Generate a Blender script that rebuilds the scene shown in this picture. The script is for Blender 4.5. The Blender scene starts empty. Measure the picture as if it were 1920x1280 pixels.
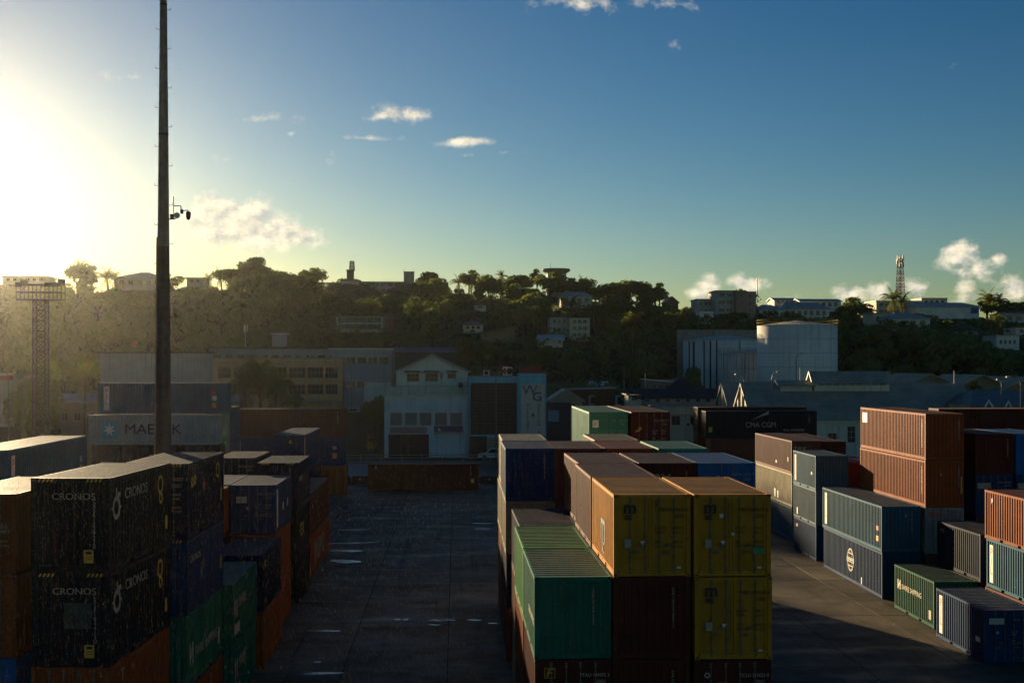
import bpy, bmesh, math, random
from mathutils import Vector, Matrix, noise as mnoise
R = math.radians
random.seed(7)
scene = bpy.context.scene
COL = scene.collection

# ------------------------------------------------------------------ camera
F, HZ, CH, TH = 2300.0, 686.0, 14.45, math.atan(105 / 2300.0)   # focal px, horizon row, eye height, yaw
cam = bpy.data.cameras.new('camera')
cam.sensor_width = 36.0
cam.lens = F / 1920 * 36
cam.shift_y = (HZ - 640) / 1920
cam.clip_start = 0.5
cam.clip_end = 6000
camo = bpy.data.objects.new('camera', cam)
COL.objects.link(camo)
camo.location = (0, 0, CH)
camo.rotation_euler = (R(90), 0, -TH)
scene.camera = camo
CT, ST = math.cos(TH), math.sin(TH)


def W2(px, d):
    """ground position seen in image column px at distance d in front of the eye"""
    xc = (px - 960) / F * d
    return d * ST + xc * CT, d * CT - xc * ST


def ZH(y, d):
    return CH - (y - HZ) * d / F


# ------------------------------------------------------------------ sky
SUN_AZ, SUN_EL = R(-24.0), R(8.0)
sdir = Vector((math.sin(SUN_AZ) * math.cos(SUN_EL), math.cos(SUN_AZ) * math.cos(SUN_EL), math.sin(SUN_EL)))
world = bpy.data.worlds.new('World')
scene.world = world
world.use_nodes = True
wn = world.node_tree
wn.nodes.clear()


def N(t, kind, **kw):
    n = t.nodes.new(kind)
    for k, v in kw.items():
        if k.startswith('i_'):
            n.inputs[k[2:].replace('_', ' ')].default_value = v
        else:
            setattr(n, k, v)
    return n


def LK(t, a, b):
    t.links.new(a, b)


def MATH(t, op, a, b=None, c=None, clamp=False):
    n = t.nodes.new('ShaderNodeMath')
    n.operation = op
    n.use_clamp = clamp
    for i, v in enumerate((a, b, c)):
        if v is None:
            continue
        if isinstance(v, (int, float)):
            n.inputs[i].default_value = v
        else:
            t.links.new(v, n.inputs[i])
    return n.outputs[0]


sky = N(wn, 'ShaderNodeTexSky', sky_type='NISHITA', sun_disc=False)
sky.sun_elevation = SUN_EL
sky.sun_rotation = SUN_AZ
sky.altitude = 0
sky.air_density = 1.0
sky.dust_density = 0.3
sky.ozone_density = 2.2
tc = N(wn, 'ShaderNodeTexCoord')
sep = N(wn, 'ShaderNodeSeparateXYZ')
LK(wn, tc.outputs['Generated'], sep.inputs[0])
fy = MATH(wn, 'MAXIMUM', sep.outputs['Y'], 0.02)
ca = MATH(wn, 'DIVIDE', sep.outputs['X'], fy)
ce = MATH(wn, 'DIVIDE', sep.outputs['Z'], fy)
comb = N(wn, 'ShaderNodeCombineXYZ')
LK(wn, ca, comb.inputs[0])
LK(wn, ce, comb.inputs[1])


def skyuv(px, py):
    r = (px - 960) / F
    x, y = ST + r * CT, CT - r * ST
    return x / y, (HZ - py) / F / y


CLOUDS = [  # column, row, half width, half height, strength, softness of noise
    (440, 420, 66, 36, 1.35), (400, 400, 34, 30, 1.25), (550, 445, 56, 18, 1.0), (495, 440, 60, 26, 1.25),
    (748, 214, 52, 13, .9), (700, 222, 40, 7, .5), (878, 266, 44, 8, .95), (680, 259, 50, 7, .6), (500, 222, 46, 10, .55), (240, 142, 50, 11, .45),
    (423, 299, 18, 9, .6), (960, 285, 26, 7, .4), (1090, 8, 90, 17, .6), (1240, 10, 70, 16, .5), (1265, 82, 16, 12, .35), (1765, 123, 42, 10, .3),
    (885, 292, 24, 5, .45), (630, 290, 26, 14, .3), (545, 250, 10, 6, .5), (760, 467, 20, 4, .3),
    (1800, 478, 42, 30, 1.0), (1805, 518, 28, 36, .85), (1840, 505, 40, 26, .75), (1872, 487, 16, 13, .8),
    (1330, 537, 22, 24, .9), (1310, 552, 34, 14, .8), (1402, 532, 36, 18, .95), (1430, 532, 20, 16, .6),
    (1600, 548, 42, 16, .95), (1540, 548, 18, 12, .55), (1645, 545, 30, 20, .8), (1722, 540, 30, 22, .8), (1900, 545, 34, 28, .9), (1830, 560, 60, 16, .6), (1480, 556, 40, 8, .5)]
mpn = N(wn, 'ShaderNodeMapping')
LK(wn, comb.outputs[0], mpn.inputs[0])
mpn.inputs['Scale'].default_value = (1.0, 1.25, 1.0)
cn = N(wn, 'ShaderNodeTexNoise')
cn.inputs['Scale'].default_value = 42
cn.inputs['Detail'].default_value = 5
cn.inputs['Roughness'].default_value = 0.6
LK(wn, mpn.outputs[0], cn.inputs['Vector'])
mp2 = N(wn, 'ShaderNodeMapping')
LK(wn, comb.outputs[0], mp2.inputs[0])
mp2.inputs['Scale'].default_value = (1.0, 1.25, 1.0)
mp2.inputs['Location'].default_value = (-0.004, 0.006, 0)
cn2 = N(wn, 'ShaderNodeTexNoise')
for k in ('Scale', 'Detail', 'Roughness'):
    cn2.inputs[k].default_value = cn.inputs[k].default_value
LK(wn, mp2.outputs[0], cn2.inputs['Vector'])
msum = None
for (px, py, hw, hh, st) in CLOUDS:
    if px > 1290:
        hw, hh = hw * .86, hh * .84
    u, v = skyuv(px, py)
    q = N(wn, 'ShaderNodeVectorMath', operation='MULTIPLY_ADD')
    LK(wn, comb.outputs[0], q.inputs[0])
    q.inputs[1].default_value = (F / hw * .50, F / hh * .50, 0)
    q.inputs[2].default_value = (-u * F / hw * .50, -v * F / hh * .50, 0)
    ln = N(wn, 'ShaderNodeVectorMath', operation='LENGTH')
    LK(wn, q.outputs[0], ln.inputs[0])
    g = MATH(wn, 'MULTIPLY_ADD', ln.outputs['Value'], -st, st)
    msum = MATH(wn, 'MAXIMUM', 0.0 if msum is None else msum, g)
dens = MATH(wn, 'ADD', msum, MATH(wn, 'MULTIPLY', MATH(wn, 'SUBTRACT', cn.outputs['Fac'], 0.5), 1.9))
dens = MATH(wn, 'MULTIPLY', MATH(wn, 'SUBTRACT', dens, 0.30), 2.4, clamp=True)
dens = MATH(wn, 'MULTIPLY', dens, MATH(wn, 'MULTIPLY', msum, 1.5, clamp=True))
front = MATH(wn, 'GREATER_THAN', sep.outputs['Y'], 0.05)
dens = MATH(wn, 'MULTIPLY', MATH(wn, 'MULTIPLY', dens, front), 0.85)
lit = MATH(wn, 'MULTIPLY_ADD', MATH(wn, 'SUBTRACT', cn.outputs['Fac'], cn2.outputs['Fac']), 3.5, 0.55, clamp=True)
ccol = N(wn, 'ShaderNodeMix', data_type='RGBA')
LK(wn, lit, ccol.inputs[0])
CLOUD_A, CLOUD_B = (2.5, 2.5, 2.35, 1), (5.6, 4.9, 3.6, 1)
ccol.inputs[6].default_value = CLOUD_A
ccol.inputs[7].default_value = CLOUD_B
smix = N(wn, 'ShaderNodeMix', data_type='RGBA')
LK(wn, dens, smix.inputs[0])
gam = N(wn, 'ShaderNodeGamma')
gam.inputs[1].default_value = 1.42
LK(wn, sky.outputs[0], gam.inputs[0])
tint = N(wn, 'ShaderNodeMix', data_type='RGBA', blend_type='MULTIPLY')
tint.inputs[0].default_value = 1.0
LK(wn, gam.outputs[0], tint.inputs[6])
tint.inputs[7].default_value = (.150, .160, .174, 1)
hs = N(wn, 'ShaderNodeHueSaturation')
hs.inputs['Saturation'].default_value = 1.18
LK(wn, tint.outputs[2], hs.inputs['Color'])
LK(wn, hs.outputs[0], smix.inputs[6])
LK(wn, ccol.outputs[2], smix.inputs[7])
bg = N(wn, 'ShaderNodeBackground')
LK(wn, smix.outputs[2], bg.inputs[0])
bg.inputs[1].default_value = 0.10
wo = N(wn, 'ShaderNodeOutputWorld')
LK(wn, bg.outputs[0], wo.inputs[0])

# ------------------------------------------------------------------ sun
sl = bpy.data.lights.new('sun', 'SUN')
sl.energy = 5.0
sl.angle = R(0.6)
sl.color = (1.0, 0.77, 0.46)
so = bpy.data.objects.new('sun', sl)
COL.objects.link(so)
so.rotation_euler = sdir.to_track_quat('Z', 'Y').to_euler()
so.location = (-120, 300, 120)

# ------------------------------------------------------------------ exposure and sampling
scene.view_settings.view_transform = 'Standard'
scene.view_settings.look = 'None'
scene.view_settings.gamma = 1.0
scene.view_settings.use_curve_mapping = False
scene.view_settings.exposure = 1.10
scene.render.engine = 'CYCLES'
cy = scene.cycles
cy.use_denoising = True
cy.max_bounces = 6
cy.diffuse_bounces = 3
cy.glossy_bounces = 3
cy.transmission_bounces = 4
cy.transparent_max_bounces = 8
cy.volume_bounces = 0
cy.sample_clamp_indirect = 4.0
cy.use_adaptive_sampling = True
cy.adaptive_threshold = 0.02

# ================================================================== helpers
class MB:
    """collects polygons; build() makes ONE mesh object out of them"""

    def __init__(s):
        s.v, s.f, s.m = [], [], []

    def face(s, pts, m=0):
        n = len(s.v)
        s.v.extend(pts)
        s.f.append(tuple(range(n, n + len(pts))))
        s.m.append(m)

    def box(s, x0, x1, y0, y1, z0, z1, m=0):
        n = len(s.v)
        s.v += [(x0, y0, z0), (x1, y0, z0), (x1, y1, z0), (x0, y1, z0), (x0, y0, z1), (x1, y0, z1), (x1, y1, z1), (x0, y1, z1)]
        for q in ((0, 3, 2, 1), (4, 5, 6, 7), (0, 1, 5, 4), (1, 2, 6, 5), (2, 3, 7, 6), (3, 0, 4, 7)):
            s.f.append(tuple(n + i for i in q))
            s.m.append(m)
        return s

    def tube(s, p0, p1, r0, r1=None, n=8, m=0, caps=True):
        r1 = r0 if r1 is None else r1
        p0, p1 = Vector(p0), Vector(p1)
        ax = (p1 - p0).normalized()
        up = Vector((0, 0, 1)) if abs(ax.z) < .9 else Vector((1, 0, 0))
        a = ax.cross(up).normalized()
        b = ax.cross(a)
        k = len(s.v)
        for p, r in ((p0, r0), (p1, r1)):
            for i in range(n):
                t = 2 * math.pi * i / n
                s.v.append(tuple(p + a * (math.cos(t) * r) + b * (math.sin(t) * r)))
        for i in range(n):
            j = (i + 1) % n
            s.f.append((k + i, k + j, k + n + j, k + n + i))
            s.m.append(m)
        if caps:
            s.f.append(tuple(k + i for i in range(n))[::-1])
            s.f.append(tuple(k + n + i for i in range(n)))
            s.m += [m, m]
        return s

    def path(s, pts, r, n=6, m=0):
        for i in range(len(pts) - 1):
            ra = r[i] if isinstance(r, list) else r
            rb = r[i + 1] if isinstance(r, list) else r
            s.tube(pts[i], pts[i + 1], ra, rb, n, m)
        return s

    def prism(s, poly, y0, y1, m=0):
        """polygon given in x,z, pushed along y"""
        n = len(poly)
        s.face([(x, y0, z) for x, z in poly], m)
        s.face([(x, y1, z) for x, z in poly][::-1], m)
        for i in range(n):
            a, b = poly[i], poly[(i + 1) % n]
            s.face([(b[0], y0, b[1]), (a[0], y0, a[1]), (a[0], y1, a[1]), (b[0], y1, b[1])], m)
        return s

    def mesh(s, name, mats, smooth=False):
        me = bpy.data.meshes.new(name)
        me.from_pydata(s.v, [], s.f)
        for mt in mats:
            me.materials.append(mt)
        if len(mats) > 1:
            me.polygons.foreach_set('material_index', s.m)
        if smooth:
            me.polygons.foreach_set('use_smooth', [True] * len(me.polygons))
        me.update()
        return me

    def build(s, name, mats, parent=None, loc=None, smooth=False):
        if not isinstance(mats, (list, tuple)):
            mats = [mats]
        return link(name, s.mesh(name, mats, smooth), parent, loc)


def link(name, data, parent=None, loc=None, rot=None, mat=None):
    o = bpy.data.objects.new(name, data)
    COL.objects.link(o)
    if parent:
        o.parent = parent
    if loc:
        o.location = loc
    if rot:
        o.rotation_euler = rot
    if mat:
        o.material_slots[0].link = 'OBJECT'
        o.material_slots[0].material = mat
    return o


def empty(name, label, cat, loc=(0, 0, 0), rz=0, group=None):
    o = bpy.data.objects.new(name, None)
    COL.objects.link(o)
    o.location = loc
    o.rotation_euler = (0, 0, rz)
    return tag(o, label, cat, group)


def tag(o, label=None, cat=None, group=None, kind=None):
    if label:
        o['label'] = label
    if cat:
        o['category'] = cat
    if group:
        o['group'] = group
    if kind:
        o['kind'] = kind
    return o


def copy_tree(o, parent=None):
    c = o.copy()
    COL.objects.link(c)
    c.parent = parent
    for ch in o.children:
        copy_tree(ch, c)
    return c


# ================================================================== materials
def newmat(name):
    m = bpy.data.materials.new(name)
    m.use_nodes = True
    t = m.node_tree
    b = t.nodes['Principled BSDF']
    return m, t, b


def coords(t, scale=(1, 1, 1), rnd=True, world=False):
    c = N(t, 'ShaderNodeTexCoord')
    mp = N(t, 'ShaderNodeMapping')
    if world:
        g = N(t, 'ShaderNodeNewGeometry')
        LK(t, g.outputs['Position'], mp.inputs[0])
    else:
        LK(t, c.outputs['Object'], mp.inputs[0])
    mp.inputs['Scale'].default_value = scale
    if rnd and not world:
        oi = N(t, 'ShaderNodeObjectInfo')
        k = MATH(t, 'MULTIPLY', oi.outputs['Random'], 57.0)
        cb = N(t, 'ShaderNodeCombineXYZ')
        for i in range(3):
            LK(t, k, cb.inputs[i])
        LK(t, cb.outputs[0], mp.inputs['Location'])
    return mp.outputs[0]


def noise(t, vec, scale, detail=5, rough=.6):
    n = N(t, 'ShaderNodeTexNoise')
    n.inputs['Scale'].default_value = scale
    n.inputs['Detail'].default_value = detail
    n.inputs['Roughness'].default_value = rough
    LK(t, vec, n.inputs['Vector'])
    return n.outputs['Fac']


def ramp(t, fac, a, b):
    n = N(t, 'ShaderNodeMapRange')
    n.inputs['From Min'].default_value = a
    n.inputs['From Max'].default_value = b
    LK(t, fac, n.inputs['Value'])
    return n.outputs[0]


def mixc(t, fac, a, b, mode='MIX'):
    n = N(t, 'ShaderNodeMix', data_type='RGBA', blend_type=mode)
    if isinstance(fac, (int, float)):
        n.inputs[0].default_value = fac
    else:
        LK(t, fac, n.inputs[0])
    for i, v in ((6, a), (7, b)):
        if isinstance(v, tuple):
            n.inputs[i].default_value = v if len(v) == 4 else v + (1,)
        else:
            LK(t, v, n.inputs[i])
    return n.outputs[2]


def bump(t, b, h, strength=.2, dist=.02):
    n = N(t, 'ShaderNodeBump')
    n.inputs['Strength'].default_value = strength
    n.inputs['Distance'].default_value = dist
    LK(t, h, n.inputs['Height'])
    LK(t, n.outputs[0], b.inputs['Normal'])


def sc(c, k):
    return tuple(min(1, x * k) for x in c[:3])


_paints = {}


def paint(key, col, rust=.25, dirt=.35, rough=.52, spec=.05):
    """weathered container paint: faded patches, vertical dirt runs, rust blooms"""
    if spec > .09:
        key += '_wet'
    if key in _paints:
        return _paints[key]
    m, t, b = newmat('paint_' + key)
    v = coords(t)
    vs = coords(t, (5, 5, .22))
    big = noise(t, v, .9, 4)
    fine = noise(t, v, 9, 5)
    run = noise(t, vs, 1.4, 4)
    c = mixc(t, ramp(t, big, .3, .7), sc(col, .78), sc(col, 1.2))
    grey = tuple(.55 * x + .45 * .09 for x in col)
    c = mixc(t, MATH(t, 'MULTIPLY', ramp(t, run, .48, .72), dirt), c, sc(grey, .55))
    snap = N(t, 'ShaderNodeVectorMath', operation='SNAP')
    LK(t, v, snap.inputs[0])
    snap.inputs[1].default_value = (1.11, 1.11, 9)
    wnz = N(t, 'ShaderNodeTexWhiteNoise')
    LK(t, snap.outputs[0], wnz.inputs['Vector'])
    c = mixc(t, MATH(t, 'MULTIPLY', wnz.outputs['Value'], .30), c, sc(col, .55))
    rr2 = noise(t, coords(t, (7, 7, .35)), 1.1, 5)
    c = mixc(t, MATH(t, 'MULTIPLY', ramp(t, rr2, .58, .72), min(.8, rust * 2)), c, (.10, .040, .018))
    scr = noise(t, coords(t, (1.5, .6, 3)), 2.6, 6, .75)
    c = mixc(t, MATH(t, 'MULTIPLY', ramp(t, scr, .66, .72), .35), c, tuple(min(.5, 1.3 * x + .022) for x in col))
    bl = noise(t, v, 3.1, 6, .7)
    rf = MATH(t, 'MULTIPLY', ramp(t, bl, .60, .68), min(1, rust * 2.2))
    c = mixc(t, rf, c, (.13, .045, .018))
    if spec > .09:   # roof dust, plus pale sky reflection mixed into the colour
        dn = noise(t, coords(t, (2.5, .5, 1)), 1.0, 5)
        c = mixc(t, MATH(t, 'MULTIPLY_ADD', ramp(t, dn, .3, .7), .38, .16), c, (.21, .20, .18))
    LK(t, c, b.inputs['Base Color'])
    r = MATH(t, 'MULTIPLY_ADD', ramp(t, fine, .3, .7), .22, rough - .1)
    r = MATH(t, 'MULTIPLY_ADD', rf, .3, r, clamp=True)
    LK(t, r, b.inputs['Roughness'])
    b.inputs['Specular IOR Level'].default_value = spec
    bump(t, b, big, .25, .05)
    _paints[key] = m
    return m


def plain(name, col, rough=.6, var=.18, scale=2.0, metal=0, spec=.4, dirt=0.0, runs=0.0):
    m, t, b = newmat(name)
    v = coords(t)
    n1 = noise(t, v, scale, 6)
    c = mixc(t, ramp(t, n1, .3, .7), sc(col, 1 - var), sc(col, 1 + var))
    if dirt:
        n2 = noise(t, v, scale * .25, 5)
        c = mixc(t, MATH(t, 'MULTIPLY', ramp(t, n2, .5, .7), dirt), c, sc(col, .35))
    if runs:
        n3 = noise(t, coords(t, (2.2, 2.2, .06)), 1.2, 5)
        c = mixc(t, MATH(t, 'MULTIPLY', ramp(t, n3, .52, .7), runs), c, (.035, .03, .022))
    LK(t, c, b.inputs['Base Color'])
    b.inputs['Roughness'].default_value = rough
    b.inputs['Metallic'].default_value = metal
    b.inputs['Specular IOR Level'].default_value = spec
    return m


def glass(name='window_glass', col=(.02, .024, .026), rough=.12):
    m, t, b = newmat(name)
    v = coords(t)
    n1 = noise(t, v, .7, 2)
    LK(t, mixc(t, ramp(t, n1, .35, .65), sc(col, .5), sc(col, 1.8)), b.inputs['Base Color'])
    b.inputs['Roughness'].default_value = rough
    return m


M = dict(
    steel=plain('galvanised_steel', (.16, .13, .09), .6, .3, 4),
    black=plain('black_paint', (.012, .012, .013), .5, .2),
    white=plain('white_paint', (.80, .74, .62), .5, .08),
    cream=plain('cream_paint', (.58, .50, .36), .55, .1),
    red=plain('red_paint', (.42, .04, .025), .5, .1),
    yellow=plain('yellow_paint', (.62, .36, .03), .5, .1),
    sgreen=plain('sticker_green', (.04, .30, .12), .5, .1),
    sblue=plain('sticker_blue', (.03, .09, .32), .5, .1),
    teal=plain('star_teal', (.10, .30, .34), .5, .1),
    dull=plain('faded_print', (.42, .35, .25), .6, .2, 8),
    stain=plain('green_stain', (.012, .045, .040), .7, .5, 3),
    glass=glass(), rubber=plain('rubber', (.015, .015, .015), .8, .1),
    conc=plain('concrete', (.34, .29, .22), .85, .25, 1.2, dirt=.5, runs=.5),
    darkm=plain('dark_metal', (.05, .05, .048), .6, .2, 4),
    bark=plain('bark', (.09, .065, .045), .9, .35, 6),
)

# ================================================================== ground
def ground_mat():
    m, t, b = newmat('ground_dirt_and_grass')
    v = coords(t, rnd=False, world=True)
    a = noise(t, v, .02, 6)
    f = noise(t, v, .6, 6)
    c = mixc(t, ramp(t, a, .42, .58), (.085, .078, .06), (.045, .06, .022))
    c = mixc(t, ramp(t, f, .3, .7), c, (.05, .045, .035))
    LK(t, c, b.inputs['Base Color'])
    b.inputs['Roughness'].default_value = .9
    return m


def slab_mat():
    m, t, b = newmat('wet_yard_concrete')
    v = coords(t, rnd=False, world=True)
    big = noise(t, v, .10, 5)
    mid = noise(t, v, .7, 6)
    fine = noise(t, v, 9, 4)
    oi = N(t, 'ShaderNodeObjectInfo')
    c = mixc(t, ramp(t, big, .3, .7), (.110, .084, .052), (.190, .148, .094))
    c = mixc(t, ramp(t, mid, .42, .72), c, (.074, .057, .037))
    ty = noise(t, coords(t, (1.1, .035, 1), rnd=False, world=True), 1.0, 4)
    c = mixc(t, MATH(t, 'MULTIPLY', ramp(t, ty, .56, .66), .55), c, (.024, .021, .018))
    oil = noise(t, coords(t, (.5, .5, 1), rnd=False, world=True), .55, 3)
    c = mixc(t, MATH(t, 'MULTIPLY', ramp(t, oil, .66, .72), .6), c, (.018, .016, .014))
    k = MATH(t, 'MULTIPLY_ADD', oi.outputs['Random'], .5, .75)
    cb = N(t, 'ShaderNodeCombineXYZ')
    for i in range(3):
        LK(t, k, cb.inputs[i])
    c = mixc(t, 1.0, c, cb.outputs[0], 'MULTIPLY')
    LK(t, c, b.inputs['Base Color'])
    wet = ramp(t, noise(t, coords(t, (.6, 1.6, 1), rnd=False, world=True), .28, 5), .40, .66)
    r = MATH(t, 'MULTIPLY_ADD', wet, -.30, .74)
    r = MATH(t, 'MULTIPLY_ADD', fine, .15, r)
    LK(t, r, b.inputs['Roughness'])
    b.inputs['Specular IOR Level'].default_value = .16
    bump(t, b, fine, .25, .01)
    return m


g = MB()
g.face([(-1300, -200, -.06), (1300, -200, -.06), (1300, 1400, -.06), (-1300, 1400, -.06)])
tag(g.build('ground', ground_mat()), 'dark earth and grass ground running to the hills', kind='structure')

SLABM = slab_mat()
yard = MB()
yard.face([(-70, -20, -.014), (75, -20, -.014), (75, 158, -.014), (-70, 158, -.014)])
yard_o = tag(yard.build('yard_pavement', plain('joint_filler', (.012, .011, .010), .9)), 'dark wet concrete container yard with slab joints', kind='structure')
SX, SY = 4.98, 5.85
sb = bmesh.new()
bmesh.ops.create_cube(sb, size=1)
bmesh.ops.scale(sb, vec=(SX - .055, SY - .055, .10), verts=sb.verts)
bmesh.ops.translate(sb, vec=(0, 0, -.05), verts=sb.verts)
bmesh.ops.bevel(sb, geom=[e for e in sb.edges if all(v.co.z > -.01 for v in e.verts)], offset=.004, segments=1, affect='EDGES')
slab_me = bpy.data.meshes.new('slab')
sb.to_mesh(slab_me)
sb.free()
slab_me.materials.append(SLABM)
rs = random.Random(3)
for i in range(-6, 9):
    for j in range(-2, 17):
        link('slab', slab_me, yard_o, (-.4 + SX * (i + .5), 58.4 + SY * (j + .5 - 1), rs.uniform(-.005, .003)), (rs.uniform(-.0004, .0004), rs.uniform(-.0004, .0004), 0))


def puddle(label, px, y, w, dp, seed, name='puddle'):
    d = CH * F / (y - HZ)
    X, Y = W2(px, d)
    r = random.Random(seed)
    n = 22
    pts = []
    for i in range(n):
        a = 2 * math.pi * i / n
        k = 1 + .38 * math.sin(a * 2 + seed) * r.uniform(.3, 1) + r.uniform(-.2, .2)
        pts.append((math.cos(a) * w / 2 * k, math.sin(a) * dp / 2 * k, .012))
    m = MB()
    m.face(pts)
    return tag(m.build(name, WATER, None, (X, Y, 0)), label, kind='structure')


wm, wt, wb = newmat('puddle_water')
wb.inputs['Base Color'].default_value = (.02, .02, .018, 1)
wb.inputs['Roughness'].default_value = .24
bump(wt, wb, noise(wt, coords(wt), 6, 2), .06, .01)
WATER = wm
for i, (px, y, w, dp) in enumerate([(640, 1018, 4.5, .9), (672, 1017, 3.0, .4), (640, 1032, 2.6, 1.5), (648, 1052, 2.4, 1.6), (745, 1161, .5, .3), (760, 1161, .5, .28),
                                   (812, 1162, .6, .3), (826, 1163, .7, .32), (840, 1162, .8, .34), (815, 1171, .7, .3), (890, 1162, 1.0, .45), (924, 1168, .8, .28),
                                   (595, 1241, .5, .3), (590, 1262, 2.4, .6), (660, 993, 2.5, .5), (600, 1182, 2.2, .6), (905, 981, 2.2, .7)]):
    puddle('shallow rain puddle on the wet concrete yard', px, y, w * .9, dp, i)

# pale round cover and painted dashes on the yard
d = CH * F / (991 - HZ)
X, Y = W2(905, d)
m = MB()
m.face([(math.cos(a * math.pi / 12) * .72, math.sin(a * math.pi / 12) * .72, .016) for a in range(24)])
m.tube((0, 0, .004), (0, 0, .014), .76, .74, 24, 1)
tag(m.build('manhole_cover', [plain('pale_cover', (.36, .33, .27), .5), M['conc']], None, (X, Y, 0)), 'pale round manhole cover set in the empty yard aisle', 'manhole cover')
for i, (px, y, w, dp) in enumerate([(783, 971, 3.4, .45), (868, 971, .9, .25), (897, 1002, .5, .3), (905, 1002, .22, .2), (912, 1002, .22, .2), (918, 1002, .22, .2), (923, 1002, .22, .2), (800, 937, 22, .12), (497, 1155, .9, .25), (920, 1111, .8, .14), (935, 1207, 1.0, .12)]):
    d = CH * F / (y - HZ)
    X, Y = W2(px, d)
    m = MB()
    m.face([(-w / 2, -dp / 2, .012), (w / 2, -dp / 2, .012), (w / 2, dp / 2, .012), (-w / 2, dp / 2, .012)])
    tag(m.build('painted_marking', plain('worn_marking', (.16, .14, .10) if i not in (8, 9, 10) else (.16, .13, .03), .7, .5, 3), None, (X, Y, 0)), 'worn painted marking on the yard concrete', kind='structure')

# road beyond the yard, kerb, low barrier
m = MB()
m.face([(-160, 160, -.02), (160, 160, -.02), (160, 183, -.02), (-160, 183, -.02)])
tag(m.build('road', plain('wet_asphalt', (.05, .048, .045), .45, .3, .4)), 'wet asphalt road behind the yard', kind='structure')
m = MB()
m.box(-160, 160, 183, 186.5, -.05, .12)
tag(m.build('pavement', plain('pavement_concrete', (.13, .12, .10), .8, .2)), 'concrete pavement in front of the shops', kind='structure')

# ================================================================== containers
CW, CHH = 2.438, 2.591
PAL = dict(navy=(.014, .024, .050), blue=(.016, .055, .135), rblue=(.014, .15, .38), steelblue=(.036, .13, .19), greyblue=(.10, .155, .19), rust=(.32, .082, .022), brown=(.17, .058, .038),
           maroon=(.115, .026, .017), orange=(.33, .070, .022), green=(.015, .165, .100), lgreen=(.06, .30, .07), teal=(.06, .27, .185), dgreen=(.012, .10, .055), yellow=(.62, .268, .022),
           beige=(.34, .28, .17), cream=(.52, .45, .30), grey=(.30, .29, .26), black=(.013, .020, .026), silver=(.42, .41, .36))


def corr(m, a0, a1, pitch, f_hi, f_lo, lo0, lo1, put):
    """trapezoid sheet: runs along a, constant across lo0..lo1; put(a, depth, across) -> xyz"""
    n = max(3, int(round((a1 - a0) / pitch)))
    p = (a1 - a0) / n
    prof = []
    for i in range(n):
        s = a0 + i * p
        prof += [(s, f_hi), (s + p * .34, f_hi), (s + p * .5, f_lo), (s + p * .84, f_lo)]
    prof.append((a1, f_hi))
    base = len(m.v)
    for a, dpt in prof:
        m.v.append(put(a, dpt, lo0))
        m.v.append(put(a, dpt, lo1))
    for i in range(len(prof) - 1):
        k = base + 2 * i
        m.f.append((k, k + 2, k + 3, k + 1))
        m.m.append(0)


def castings(m, L, x, y, z):
    sx, sy, sz = .162, .178, .118
    x0 = -.004 if x == 0 else CW + .004 - sx
    y0 = -.004 if y == 0 else L + .004 - sy
    z0 = 0 if z == 0 else CHH - sz
    m.box(x0, x0 + sx, y0, y0 + sy, z0, z0 + sz, 0)
    yy = y0 - .0015 if y == 0 else y0 + sy + .0015
    m.face([(x0 + .045, yy, z0 + .03), (x0 + .117, yy, z0 + .03), (x0 + .117, yy, z0 + .09), (x0 + .045, yy, z0 + .09)][::(1 if y == 0 else -1)], 1)
    xx = x0 - .0015 if x == 0 else x0 + sx + .0015
    m.face([(xx, y0 + .05, z0 + .03), (xx, y0 + .13, z0 + .03), (xx, y0 + .13, z0 + .09), (xx, y0 + .05, z0 + .09)][::(-1 if x == 0 else 1)], 1)


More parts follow.
